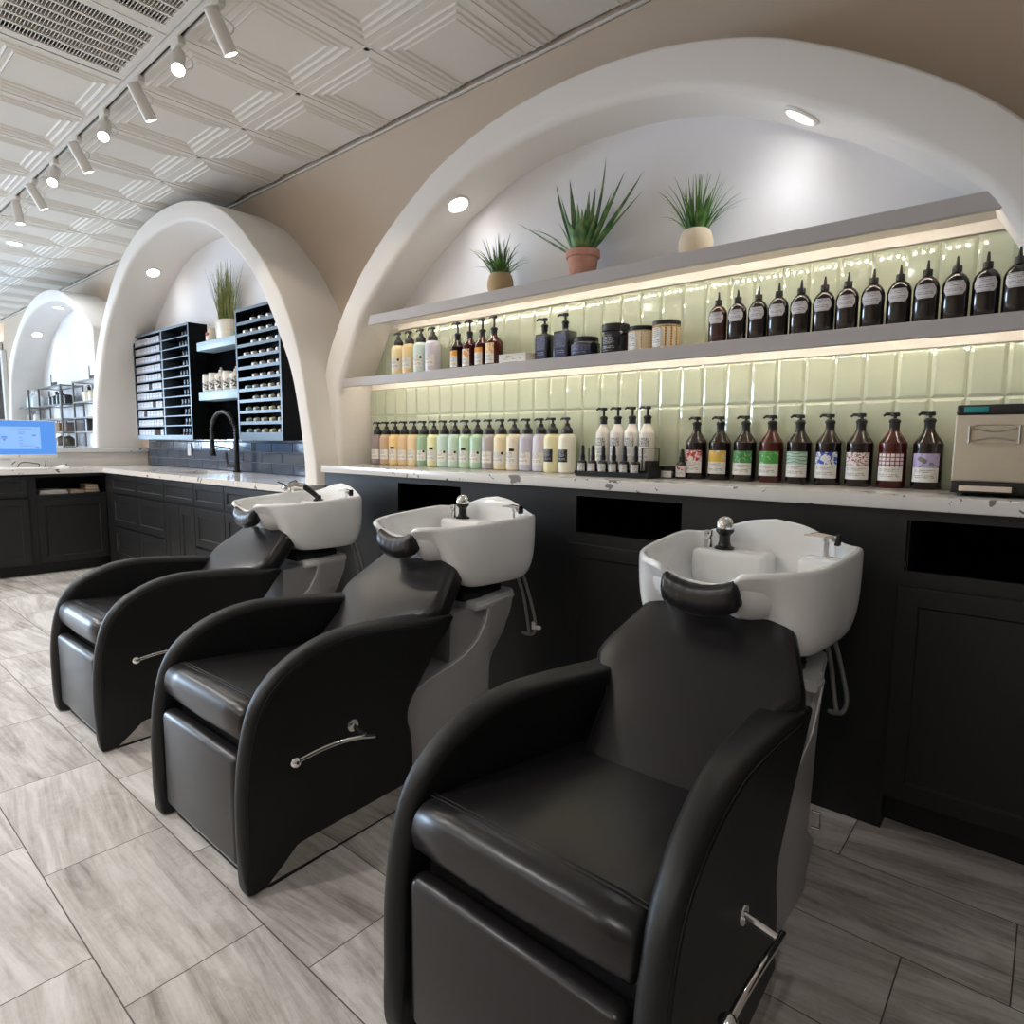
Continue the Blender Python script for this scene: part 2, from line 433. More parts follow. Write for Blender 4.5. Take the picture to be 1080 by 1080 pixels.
for x in xi + [xi[-1] + PT]: c.box(x - .012, x + .012, yi[0], yi[-1], ZC - .004, ZC + .03)
for y in yi[:-1]: c.box(xi[0], xi[-1] + PT, y - .012, y + .012, ZC - .004, ZC + .03)
c.box(XL, XR, YF, yi[0], ZC, ZC + .04); c.box(XL, xi[0], yi[0], WY, ZC, ZC + .04); c.box(xi[-1] + PT, XR, yi[0], WY, ZC, ZC + .04)
c.box(XL, XR, YF, WY, ZC + .09, ZC + .13)
struct(c.build('ceiling', M['grid'], smooth=0, fixn=False), 'white ceiling of moulded square panels', 'ceiling')
struct(MB().box(XL, XR, 2.548, WY, ZC - .022, ZC - .017).box(XL, XR, WY - .004, WY, ZC - .022, ZC - .004).build('trim_1', M['grid'], smooth=0), 'thin white edge strip where ceiling meets back wall', 'trim')

# ------------------------------------------------------------------ plaster arches
def curve_from(tab, cx, n=10):
    """half-profile [(half width, z)...] bottom to apex -> full smooth curve, left foot to right foot"""
    half = cat_rom(tab + [(-tab[-2][0], tab[-2][1])], n)[:n * (len(tab) - 1) + 1]
    half = [(max(0, h), z) for h, z in half]
    return [(cx - h, z) for h, z in half] + [(cx + h, z) for h, z in half[-2::-1]]
def resample(P, n):
    d = [0]
    for a, b in zip(P, P[1:]): d.append(d[-1] + math.dist(a, b))
    out = []; j = 0
    for i in range(n):
        t = d[-1] * i / (n - 1)
        while j < len(d) - 2 and d[j + 1] < t: j += 1
        u = (t - d[j]) / max(1e-9, d[j + 1] - d[j]); out.append(tuple(a + (b - a) * u for a, b in zip(P[j], P[j + 1])))
    return out
def half_match(o, i, n):
    """pair both halves so that crown meets crown"""
    def split(P):
        k = max(range(len(P)), key=lambda q: P[q][1]); return P[:k + 1], P[k:]
    (oa, ob), (ia, ib) = split(o), split(i)
    return resample(oa, n) + resample(ob, n)[1:], resample(ia, n) + resample(ib, n)[1:]
def arch(name, label, outer, inner, yf, ri=.03, ro=.012):
    O, I = half_match(outer, inner, 70)
    rings = []
    for (ox, oz), (ix, iz) in zip(O, I):
        dx, dz = ox - ix, oz - iz; L = math.hypot(dx, dz); ux, uz = dx / L, dz / L
        def at(k, y): return (ix + ux * k, y, iz + uz * k)
        r = [at(L, WY + .01)]
        for q in range(4):
            a = q / 3 * PI / 2; r.append(at(L - ro + ro * math.cos(a), yf + ro - ro * math.sin(a)))
        for q in range(6):
            a = q / 5 * PI / 2; r.append(at(ri - ri * math.sin(a), yf + ri - ri * math.cos(a)))
        r.append(at(0, WY + .01)); rings.append(r)
    o = MB().loft(rings, False, False).build(name, M['arch'], smooth=50)
    return struct(o, label, 'arch'), I
def sc_tab(t, k): return [(h * k, 1.185 + (z - 1.185) * k) for h, z in t]

B_out = [(1.97, .92), (1.965, 1.1), (1.93, 1.35), (1.84, 1.658), (1.752, 1.819), (1.64, 1.97), (1.495, 2.13), (1.36, 2.243), (1.185, 2.365), (1.0, 2.474), (.815, 2.567), (.545, 2.652), (.28, 2.697), (0, 2.712)]
B_in = [(1.72, .92), (1.72, 1.1), (1.715, 1.37), (1.70, 1.52), (1.655, 1.611), (1.585, 1.72), (1.485, 1.889), (1.375, 2.0), (1.13, 2.19), (.96, 2.29), (.80, 2.38), (.54, 2.485), (.29, 2.535), (0, 2.553)]
BX = -1.69
arch('trim_2', 'wide white plaster arch around the lit product shelves', curve_from(B_out, BX), curve_from(B_in, BX), 2.31, .038)
A_out = [(2.07, .60), (2.065, .92), (2.05, 1.1), (2.0, 1.33), (1.94, 1.6), (1.85, 1.85), (1.75, 2.04), (1.63, 2.2), (1.49, 2.36), (1.34, 2.5), (1.18, 2.635), (.97, 2.765), (.72, 2.875), (.40, 2.955), (.15, 2.981), (0, 2.985)]
A_in = [(1.93, .60), (1.925, .92), (1.915, 1.1), (1.875, 1.33), (1.80, 1.6), (1.675, 1.84), (1.505, 2.109), (1.33, 2.31), (1.13, 2.47), (.83, 2.669), (.53, 2.781), (.25, 2.832), (0, 2.845)]
AX = -5.485
_, AI = arch('trim_3', 'tall white plaster arch around the wall racks and sink', curve_from(A_out, AX), curve_from(A_in, AX), 2.15, .03)
k3 = 1.023
C_out = sc_tab([(2.06, .1), (2.05, 1.0), (2.0, 1.4), (1.885, 1.849), (1.77, 2.14), (1.64, 2.28), (1.43, 2.42), (1.1, 2.6), (.76, 2.735), (.4, 2.818), (0, 2.845)], k3)
C_in = sc_tab([(1.92, .1), (1.91, 1.0), (1.86, 1.4), (1.74, 1.842), (1.66, 2.03), (1.5, 2.2), (1.27, 2.385), (1.04, 2.52), (.75, 2.625), (.4, 2.695), (0, 2.716)], k3)
CX = -8.95 * k3
CO = [(min(x, -7.46), z) for x, z in curve_from(C_out, CX)]; CN = [(min(x, -7.5), z) for x, z in curve_from(C_in, CX)]
CI = CN; arch('trim_4', 'far white plaster arch above the wire shelving', CO, CN, 2.2, .03)
def infill(name, label, inner, cx, zmin, m):
    P = [(min(cx + (x - cx) * 1.02, -7.44 if cx < -9 else 9), z + .012) for x, z in inner if z >= zmin]
    P = [(P[0][0], zmin)] + P + [(P[-1][0], zmin)]
    return struct(MB().prism([(x, z) for x, z in P], WY - .006, WY + .002, 'xz').build(name, m, smooth=0), label, 'wall')
infill('wall_niche', 'white back wall inside the wide arch above the shelves', curve_from(B_in, BX), BX, 1.87, M['niche'])
infill('wall_niche.001', 'white back wall inside the tall arch above the racks', curve_from(A_in, AX), AX, 1.18, M['niche'])
infill('wall_niche.002', 'white back wall inside the far arch behind the wire shelving', CN, CX, .1, M['niche'])

# tiled back walls
def tiles(name, label, x0, x1, rows, w, m, gm, y, g=.003, b=.010, h=.004, stagger=0):
    t = MB(); t.box(x0, x1, y - .001, y + .004, rows[0][0], rows[-1][1], 1)
    for r, (a, c_) in enumerate(rows):
        x = x0 - (w * stagger if r % 2 else 0)
        while x < x1 - .01:
            p, q = max(x, x0) + g / 2, min(x + w, x1) - g / 2; x += w
            if q - p < .02: continue
            B = [(p, a + g / 2), (q, a + g / 2), (q, c_ - g / 2), (p, c_ - g / 2)]
            T = [(p + b, a + g / 2 + b), (q - b, a + g / 2 + b), (q - b, c_ - g / 2 - b), (p + b, c_ - g / 2 - b)]
            v = [(X, y - .003, Z) for X, Z in B] + [(X, y - .003 - h, Z) for X, Z in T] + [(X, y, Z) for X, Z in B]
            t.add(v, [(4, 5, 6, 7)] + [(i, (i + 1) % 4, 4 + (i + 1) % 4, 4 + i) for i in range(4)] + [(8 + i, 8 + (i + 1) % 4, (i + 1) % 4, i) for i in range(4)])
    return struct(t.build(name, [m, gm], smooth=0), label, 'wall')
tiles('wall_tile', 'glossy sage green bevelled tiles behind the product shelves', -3.456, .10, [(1.04, 1.342), (1.342, 1.513), (1.563, 1.851)], .1003, M['green_tile'], M['grout'], WY - .008)
tiles('wall_tile.001', 'slate blue brick tiles behind the sink faucet', -7.16, -3.5, [(.92, 1.006), (1.006, 1.088), (1.088, 1.170), (1.170, 1.2)], .31, M['navy_tile'], M['navy_grout'], WY - .008, .006, .004, .003, .5)

# ------------------------------------------------------------------ wide shelves with light strips
def shelf(label, z0, z1, yf, xb, xt, x1b, x1t):
    """front board with slanted ends that follow the arch, thin deck behind it"""
    s = thing('wall_shelf', label, 'shelf', ((xb + x1b) / 2, WY, z1), 0, 'floating product shelves')
    cx = (xb + x1b) / 2
    def L(x): return x - cx
    v = [(L(xb), yf - WY, z0 - z1), (L(x1b), yf - WY, z0 - z1), (L(x1t), yf - WY, 0), (L(xt), yf - WY, 0)]
    v += [(a, b + .022, c_) for a, b, c_ in v]
    MB().add(v, [(0, 1, 2, 3), (7, 6, 5, 4), (0, 4, 5, 1), (2, 6, 7, 3), (0, 3, 7, 4), (1, 5, 6, 2)]).build('front_board', M['shelf'], s, smooth=0, bevel=.003)
    d = MB(); zz = z0 + .030 - z1; yw = -.0135
    k = (xt - xb) * .55; k2 = (x1t - x1b) * .55
    d.add([(L(xb + k) + .012, yf - WY + .0225, zz), (L(x1b + k2) - .0, yf - WY + .0225, zz), (L(x1b + k2), yw, zz), (L(xb + k), yw, zz),
           (L(xt) + .012, yf - WY + .0225, -.001), (L(x1t), yf - WY + .0225, -.001), (L(x1t), yw, -.001), (L(xt), yw, -.001)],
          [(0, 3, 2, 1), (4, 5, 6, 7), (0, 1, 5, 4), (1, 2, 6, 5), (2, 3, 7, 6), (3, 0, 4, 7)])
    d.box(L(xb) + .02, L(x1b) - .02, yw - .012, yw, z0 - z1 - .004, zz)
    d.build('deck', M['shelf_under'], s, smooth=0)
    e = MB(); x = L(xb) + .12
    while x < L(x1b) - .09:
        e.rbox(x, x + .009, yf - WY + .0225, yf - WY + .0265, z0 - z1 + .011, z0 - z1 + .019, .001, 1); x += .026
    e.build('light_strip', M['led'], s, smooth=0)
    return s
SZ = 1.565; TZ = 1.912
shelf('upper grey shelf of the wide arch, carrying the three potted plants', 1.857, TZ, 2.33, -3.125, -3.105, -.135, -.185)
shelf('lower grey shelf of the wide arch, carrying bottles and jars', 1.513, SZ, 2.33, -3.395, -3.38, .02, .005)
def area(name, loc, rot, sx, sy, e, col, spread=None):
    l = bpy.data.lights.new(name, 'AREA'); l.shape = 'RECTANGLE'; l.size = sx; l.size_y = sy; l.energy = e; l.color = col
    if spread: l.spread = spread
    o = bpy.data.objects.new(name, l); COL.objects.link(o); o.location = loc; o.rotation_euler = rot; return o
def spot(name, loc, d, e, col, ang, blend=.6, r=.03):
    l = bpy.data.lights.new(name, 'SPOT'); l.energy = e; l.color = col; l.spot_size = math.radians(ang); l.spot_blend = blend; l.shadow_soft_size = r
    o = bpy.data.objects.new(name, l); COL.objects.link(o); o.location = loc
    o.rotation_euler = Vector(d).to_track_quat('-Z', 'Y').to_euler(); return o
WARM = (1, .87, .70)

# ------------------------------------------------------------------ ceiling fittings
def recessed(label, p, n, group, e, r=.05, sp=None):
    t = thing('recessed_light', label, 'ceiling light', p, 0, group)
    t.rotation_euler = Vector(n).to_track_quat('Z', 'Y').to_euler()
    MB().lathe([(r, .004), (r + .004, .008), (r + .014, .004), (r + .016, -.002), (r, -.002), (r, .004)], 28, caps=False).build('trim_ring', M['white_metal'], t)
    MB().lathe([(0, .0), (r, .0), (r, .003), (0, .003)], 28).build('lens', M['lamp'], t, smooth=0)
    q = Vector(p) + Vector(n).normalized() * .05
    spot('recessed_lamp', q, sp or n, e, (.88, .94, 1), 160, 1, .05)
    return t
def on_curve(I, x):
    for (a, za), (b, zb) in zip(I, I[1:]):
        if min(a, b) <= x <= max(a, b):
            z = za + (zb - za) * (x - a) / (b - a + 1e-9); nx, nz = (zb - za), -(b - a); L = math.hypot(nx, nz); return z, (nx / L, 0, nz / L)
BI = curve_from(B_in, BX)
for I, x, y, lab, g, e in ((BI, -2.446, 2.40, 'round recessed light at the left of the wide arch', 'lights inside the wide arch', 2.6),
                           (BI, -.763, 2.40, 'round recessed light at the right of the wide arch', 'lights inside the wide arch', 2.6),
                           (AI, -6.30, 2.36, 'round recessed light inside the tall arch', None, 3.2),
                           (CI, -10.25, 2.38, 'lower recessed light inside the far arch', 'lights inside the far arch', 1.3),
                           (CI, -9.25, 2.38, 'upper recessed light at the crown of the far arch', 'lights inside the far arch', 1.3)):
    z, n = on_curve(I, x); recessed(lab, (x + n[0] * .002, y, z + n[2] * .002), n, g, e, sp=(n[0] * .6, -.16, n[2]))
spot('recessed_lamp', (-4.65, 2.36, 2.6), (-.2, -.12, -1), 2.6, (.90, .95, 1), 120, .8, .05)
recessed('round recessed light in the far ceiling panel', (-7.84, 1.69, ZC + .0055), (0, 0, -1), None, 30, .06)

# air vents
def vent(label, x0, x1, y0, y1):
    w, d = x1 - x0, y1 - y0
    t = thing('ceiling_vent', label, 'air vent', ((x0 + x1) / 2, (y0 + y1) / 2, ZC), 0, 'ceiling air vents')
    f = MB(); a, b, k = w / 2 - .012, d / 2 - .012, .05
    for s in (-1, 1):
        f.box(s * a - (k if s > 0 else 0), s * a + (0 if s > 0 else k), -b, b, -.008, .006)
        f.box(-a + k, a - k, s * b - (k if s > 0 else 0), s * b + (0 if s > 0 else k), -.008, .006)
    f.box(-a, a, -b, b, .075, .08)
    f.build('frame', M['grid'], t, smooth=0, bevel=.002)
    g = MB(); n = 6
    for i in range(1, n):
        x = -a + k + (2 * a - 2 * k) * i / n; g.box(x - .007, x + .007, -b + k, b - k, -.009, .02)
    y = -b + k + .008
    while y < b - k:
        g.add([(-a + k, y, -.004), (a - k, y, -.004), (a - k, y + .007, .014), (-a + k, y + .007, .014), (-a + k, y + .003, -.005), (a - k, y + .003, -.005), (a - k, y + .010, .013), (-a + k, y + .010, .013)],
              [(0, 1, 2, 3), (7, 6, 5, 4), (0, 4, 5, 1), (2, 6, 7, 3), (0, 3, 7, 4), (1, 5, 6, 2)]); y += .0142
    g.build('grille', M['white_metal'], t, smooth=0)
    MB().box(-a + k * .5, a - k * .5, -b + k * .5, b - k * .5, .06, .07).build('duct', M['duct'], t, smooth=0)
vent('white louvred air vent in the ceiling, the one farther along the track', VENTS[0][0] + .02, VENTS[0][1], .2, 1.375)
vent('white louvred air vent in the ceiling, the one nearer the camera', VENTS[1][0], VENTS[1][1] - .02, .2, 1.375)

# track with eight spot heads
TX = [-2.83, -3.226, -3.708, -4.216, -4.706, -5.195, -5.693, -6.181]; TY, TZ0 = 1.366, 3.012
t = thing('track_rail', 'white ceiling track carrying the row of spotlights', 'light track', (-4.2, TY, TZ0))
MB().box(-3.4, 3.2, -.019, -.009, 0, .034).box(-3.4, 3.2, .009, .019, 0, .034).box(-3.4, 3.2, -.019, .019, .03, .046).build('rail', M['white_metal'], t, smooth=0)
MB().box(-3.39, 3.19, -.009, .009, .012, .03).build('groove', M['black_plastic'], t, smooth=0)
HD = [(0, .48, -.88), (.62, -.30, -.72)]
for i, x in enumerate(TX):
    d = Vector(HD[i % 2]).normalized() if i < 7 else Vector((.1, .1, -1)).normalized()
    t = thing('track_spotlight', 'white cylinder spotlight, %s from the camera end of the track' % ORD[i], 'spotlight', (x, TY, TZ0), 0, 'spotlights along the ceiling track')
    MB().rbox(-.045, .045, -.016, .016, -.03, .004, .004).tube([(0, 0, -.028), (0, 0, -.075)], .010).ball((0, 0, -.075), .014).build('adapter', M['white_metal'], t)
    h = Vector((0, 0, -.085)); rot = Vector((0, 0, 1)).rotation_difference(d).to_matrix()
    b = MB().lathe([(0, -.06), (.026, -.06), (.030, -.055), (.030, .112), (.0275, .112), (.0275, .095), (0, .095)], 24)
    b.v = [tuple(rot @ Vector(p) + h) for p in b.v]
    body = b.build('can', M['white_metal'], t)
    q = MB().lathe([(0, .100), (.027, .100), (.027, .104), (0, .104)], 24); q.v = [tuple(rot @ Vector(p) + h) for p in q.v]
    q.build('lens', M['lamp_warm'], body, smooth=0)
    w = [h + Vector((.012, .02, .03)), h + Vector((.03, .05, .005)), h + Vector((.03, .045, -.03)), h + Vector((.008, .015, -.03))]
    MB().tube(cat_rom([tuple(p) for p in w], 5), .0025, 6).build('cable', M['white_metal'], t)
    spot('track_lamp', Vector((x, TY, TZ0)) + h + d * .14, d, 9, (1, .88, .7), 70, .5, .025)

# ------------------------------------------------------------------ cabinets and counters
def shaker(x0, x1, z0, z1, rail=.055, th=.02, rec=.008):
    """framed front lying in the x-z plane, front face at y = -th"""
    m = MB(); ix0, ix1, iz0, iz1 = x0 + rail, x1 - rail, z0 + rail, z1 - rail
    F = [(x0, z0), (x1, z0), (x1, z1), (x0, z1)]; I = [(ix0, iz0), (ix1, iz0), (ix1, iz1), (ix0, iz1)]
    J = [(ix0 + .004, iz0 + .004), (ix1 - .004, iz0 + .004), (ix1 - .004, iz1 - .004), (ix0 + .004, iz1 - .004)]
    v = [(a, -.0005, b) for a, b in F] + [(a, -th, b) for a, b in F] + [(a, -th, b) for a, b in I] + [(a, -th + rec, b) for a, b in J]
    fc = []
    for r in range(3):
        for i in range(4): fc.append((r * 4 + i, r * 4 + (i + 1) % 4, r * 4 + 4 + (i + 1) % 4, r * 4 + 4 + i))
    fc += [(12, 13, 14, 15), (0, 3, 2, 1)]
    return m.add(v, fc)
CB = M['cabinet']
def fronts(t, lst):
    for nm, x0, x1, z0, z1 in lst:
        rail = .055 if min(x1 - x0, z1 - z0) > .25 else .038
        shaker(x0, x1, z0, z1, rail).build(nm, CB, t, smooth=0, bevel=.0015)

# counter-height run on the right: three units, each with an open slot above a door
RY = 2.16; RT = .998
def slot_unit(label, x0, x1, sx0, sx1, dx0, dx1, toe):
    t = thing('base_cabinet', label, 'cabinet', (x0, RY, 0), 0, 'base cabinets behind the wash chairs')
    def L(x): return x - x0
    b = MB(); W = x1 - x0; D = WY - RY - .002; sz0, sz1 = .816, .967; tk = .105 if toe else 0
    for a, c_, e, g in ((0, L(sx0), tk, RT), (L(sx1), W, tk, RT), (L(sx0), L(sx1), sz1, RT), (L(sx0), L(sx1), tk, sz0)):
        b.box(a, c_, 0, .02, e, g)
    b.box(0, .018, .02, D, tk, RT); b.box(W - .018, W, .02, D, tk, RT); b.box(.018, W - .018, .02, D, tk, tk + .018)
    if toe: b.box(0, W, .072, .09, 0, tk)
    b.build('carcass', CB, t, smooth=0)
    n = MB(); n.box(L(sx0), L(sx1), .02, .3, sz0 - .012, sz0); n.box(L(sx0), L(sx1), .02, .3, sz1, sz1 + .012); n.box(L(sx0) - .006, L(sx0), .02, .3, sz0 - .012, sz1 + .012)
    n.box(L(sx1), L(sx1) + .006, .02, .3, sz0 - .012, sz1 + .012); n.box(L(sx0), L(sx1), .3, .31, sz0 - .01, sz1 + .01); n.build('open_slot', M['void'], t, smooth=0)
    fronts(t, [('door', L(dx0), L(dx1), .12, .771)])
slot_unit('black base cabinet with an open slot, behind the farthest wash chair', -3.345, -2.05, -2.658, -2.185, -2.69, -2.155, False)
slot_unit('black base cabinet with an open slot, between the middle and nearest wash chairs', -2.05, -.336, -1.503, -1.035, -1.533, -1.005, False)
slot_unit('black base cabinet with an open slot and toe recess, rightmost behind the near chair', -.336, 1.25, -.324, .15, -.334, .165, True)
t = MB().rbox(-3.335, 1.3, 2.128, WY - .012, RT, 1.04, .004, 2).build('countertop', M['quartz'], smooth=40)
tag(t, 'raised white veined quartz countertop under the bottle rows', 'countertop')

# sink run along the back wall, left of the wash chairs
LY = 1.985; LT = .88
def run_unit(label, x0, x1, lst, w=None):
    t = thing('base_cabinet', label, 'cabinet', (x0, LY, 0), 0, 'black shaker cabinets of the sink run')
    W = x1 - x0
    D_ = WY - LY - .01
    MB().box(0, W, 0, .02, .10, LT).box(0, .018, .02, D_, .10, .70).box(W - .018, W, .02, D_, .10, .70).box(.018, W - .018, .02, D_, .10, .118).box(.018, W - .018, D_ - .012, D_, .118, LT).box(0, W, .07, .09, 0, .10).build('carcass', CB, t, smooth=0)
    g = .004
    fronts(t, [(nm, a * W + g, c_ * W - g, e, q) for nm, a, c_, e, q in lst])
    return t
three = [('drawer', 0, 1, .712, .866), ('drawer', 0, 1, .415, .690), ('drawer', 0, 1, .115, .398)]
filler = MB().box(-6.638, -6.44, LY, WY - .01, 0, LT).build('corner_filler', CB, smooth=0); tag(filler, 'plain black filler panel in the inner corner of the L-shaped counter', 'panel')
run_unit('black three-drawer cabinet next to the corner of the L-shaped counter', -6.44, -5.848, three)
run_unit('black three-drawer cabinet, second from the corner of the sink run', -5.848, -5.267, three)
run_unit('black cabinet under the sink with one drawer over two narrow doors', -5.267, -4.728, [('drawer', 0, 1, .712, .866), ('door', 0, .5, .115, .690), ('door', .5, 1, .115, .690)])
run_unit('black three-drawer cabinet just right of the sink cabinet', -4.728, -4.255, three)
run_unit('black three-drawer cabinet at the end of the sink run behind the far wash chair', -4.255, -3.36, three)

# peninsula running toward the room on the far left
PXF = -6.66
def pen_unit(label, y0, y1, slot, group='black shaker cabinets of the peninsula'):
    t = thing('base_cabinet', label, 'cabinet', (PXF, y0, 0), PI / 2, group)      # local x -> world y, local -y -> world +x
    W = y1 - y0; D = .52
    b = MB(); b.box(0, W, .07, .09, 0, .10)
    if slot:
        b.box(0, .02, 0, .02, .10, LT); b.box(W - .03, W, 0, .02, .10, LT); b.box(.02, W - .03, 0, .02, .85, LT); b.box(.02, W - .03, 0, .02, .10, .695)
        b.box(0, .02, .02, D, .10, LT); b.box(W - .02, W, .02, D, .10, LT); b.box(0, W, D, D + .015, .10, LT); b.box(0, W, .02, D, .675, .695)
        b.build('carcass', CB, t, smooth=0); fronts(t, [('door', .016, W - .042, .105, .655)])
    else:
        b.box(0, W, 0, D, .10, LT); b.build('carcass', CB, t, smooth=0); fronts(t, [('drawer', .006, W - .045, .69, .862), ('door', .006, W - .045, .105, .672)])
    return t
pen_unit('black peninsula cabinet with an open slot holding folded towels', 1.44, 2.02, True)
pen_unit('black peninsula cabinet with drawer and door under the computer screen', .86, 1.44, False)
pen_unit('black peninsula cabinet with drawer and door at the far left edge', .28, .86, False)
ct = MB(); z0, z1 = .88, .92; FY = 1.955; SX0, SX1, SY0, SY1 = -5.58, -5.02, 2.10, 2.44
ct.box(-6.62, SX0, FY, WY - .018, z0, z1); ct.box(SX1, -3.348, FY, WY - .018, z0, z1); ct.box(SX0, SX1, FY, SY0, z0, z1); ct.box(SX0, SX1, SY1, WY - .018, z0, z1)
ct.box(-7.20, -6.62, -.3, WY - .018, z0, z1)
tag(ct.build('countertop', M['quartz'], smooth=0), 'low L-shaped white quartz countertop around the sink corner', 'countertop')
sk = MB(); q0, q1, r0, r1 = SX0 - .004, SX1 + .004, SY0 - .004, SY1 + .004
sk.box(q0, q1, r0, r0 + .003, .712, .879).box(q0, q1, r1 - .003, r1, .712, .879).box(q0, q0 + .003, r0, r1, .712, .879).box(q1 - .003, q1, r0, r1, .712, .879).box(q0, q1, r0, r1, .708, .712)
tag(sk.build('sink', M['steel'], smooth=0), 'undermount steel sink in the low white countertop', 'sink')
lw = MB().box(-7.62, -7.20, -.3, WY - .012, 0, 1.057).build('peninsula_wall', mat('pony_wall_stone', rgb(222, 214, 204), .2), smooth=0)
struct(lw, 'low pale wall behind the peninsula counter', 'wall')
tag(MB().rbox(-7.66, -7.165, -.3, WY - .012, 1.057, 1.097, .003, 2).build('ledge', M['quartz']), 'white quartz ledge on top of the low peninsula wall', 'ledge')

# folded towels in the peninsula slot
def towel(label, m, y, w, h, x=-6.72, tilt=0):
    b = MB(); L = .26
    for k in range(3):
        zz = h * k / 3
        b.rbox(-L / 2, L / 2, -w / 2 + .004 * k, w / 2 - .005 * k, zz, zz + h / 3 * .96, h * .15, 3)
    o = b.build('folded_towel', m, loc=(x - .13, y, .6955)); o.rotation_euler = (0, 0, tilt); return tag(o, label, 'towel', 'towels in the peninsula slot')
towel('thin grey-white folded towel at the near end of the open slot', M['towel_white'], 1.60, .22, .035)
towel('tan folded towel pile in the middle of the open slot', M['towel_tan'], 1.778, .11, .03, tilt=.05)
towel('cream folded towel at the corner end of the open slot', M['towel_tan'], 1.905, .11, .075, tilt=-.05)

# kitchen faucet with spring neck
t = thing('kitchen_faucet', 'tall black spring-neck faucet behind the sink', 'faucet', (-5.10, 2.475, .92))
MB().lathe([(.032, 0), (.032, .012), (.022, .02), (.019, .26), (.013, .27), (.013, .33)], 20).build('base', M['black_plastic'], t)
MB().tube([(-.015, -.01, .055), (-.09, -.03, .055)], .014).tube([(-.095, -.03, .04), (-.10, -.035, .16)], .006).build('lever', M['black_plastic'], t)
neck = [(0, 0, .30), (0, 0, .36)] + [(-.18 + .18 * math.cos(a), -.02, .38 + .115 * math.sin(a)) for a in [PI * k / 12 for k in range(1, 12)]] + [(-.36, -.03, .36), (-.36, -.03, .27)]
N = cat_rom(neck, 6); MB().tube(N, .010, 10).build('hose', M['black_plastic'], t)
sp = MB(); acc = 0; last = Vector(N[0])
for a, b in zip(N, N[1:]):
    acc += math.dist(a, b)
    if acc > .014:
        acc = 0; d = (Vector(b) - Vector(a)).normalized(); sp.lathe([(.012, -.003), (.018, -.003), (.018, .003), (.012, .003), (.012, -.003)], 14, b, axis=d, caps=False)
sp.build('spring', M['wire'], t)
MB().lathe([(0, .13), (.026, .13), (.026, .16), (.020, .175), (.018, .27), (.010, .28), (0, .28)], 18, (-.36, -.03, 0)).build('spray_head', M['black_plastic'], t)
MB().tube([(0, 0, .17), (-.15, -.01, .20), (-.34, -.028, .215)], .006).build('support_arm', M['black_plastic'], t)
o = MB().rbox(-.037, .037, -.006, 0, -.058, .058, .004).build('plate', M['white_plastic'])
t = thing('wall_outlet', 'white wall outlet on the slate blue tiles', 'outlet', (-6.158, WY - .0205, 1.096)); o.parent = t
sb = MB()
for zz in (-.024, .024): sb.rbox(-.017, .017, -.009, -.005, zz - .015, zz + .015, .004)
sb.build('socket', M['white_trim'], t)

# ------------------------------------------------------------------ wall racks in the tall arch
RKY, RKB = 2.40, WY - .007
def rack(name, label, x0, x1, z0, z1, cols, rows, slope=0):
    t = thing(name, label, 'rack', (x0, RKB, z0)); W, H, D = x1 - x0, z1 - z0, RKB - RKY
    MB().box(0, .018, -D, 0, 0, H).box(W - .018, W, -D, 0, 0, H).box(.018, W - .018, -D, 0, H - .018, H).box(.018, W - .018, -D, 0, 0, .018).box(.018, W - .018, -.012, 0, .018, H - .018).build('case', M['rack'], t, smooth=0)
    e = MB(); k = .002
    e.box(0, .020, -D - k, -D, 0, H); e.box(W - .020, W, -D - k, -D, 0, H); e.box(.02, W - .02, -D - k, -D, H - .02, H); e.box(.02, W - .02, -D - k, -D, 0, .04); e.build('edge_band', M['rack_edge'], t, smooth=0)
    return t, W, H, D
t, W, H, D = rack('color_rack', 'dark slate wall rack with eleven rows of white colour boxes and dark tubes', -7.0, -5.722, 1.185, 2.182, 2, 11)
div = .685
MB().box(div - .012, div + .012, -D + .001, -.012, .04, H - .02).build('divider', M['rack_edge'], t, smooth=0)
pitch = (H - .06) / 11
for r in range(11):
    zz = .04 + pitch * r
    if r: 
        sh = MB().box(.02, div - .012, -D + .004, -.012, zz - .006, zz + .006).box(div + .012, W - .02, -D + .004, -.012, zz - .006, zz + .006).build('shelf', M['rack'], t, smooth=0)
        MB().box(.02, div - .012, -D + .0015, -D + .004, zz - .004, zz + .005).box(div + .012, W - .02, -D + .0015, -D + .004, zz - .004, zz + .005).build('edge_band', M['rack_edge'], sh, smooth=0)
def ordrow(r): return ORD[10 - r]
M['box_white'] = mat('white_colour_box', rgb(186, 184, 190), .5)
M['box_lab'] = label_mat('box_print', rgb(190, 188, 194), rgb(40, 42, 54), 'blob', .45, lines=3, c1=rgb(190, 188, 194), c2=rgb(84, 84, 98), sc=5, th=.52)
M['tube_dark'] = mat('dark_tube', rgb(34, 40, 46), .35)
M['tube_tip'] = mat('tube_silver', rgb(70, 80, 90), .3, .5)
box0 = None; gaps = {5: [4], 3: [5], 2: [2], 0: [6, 5]}
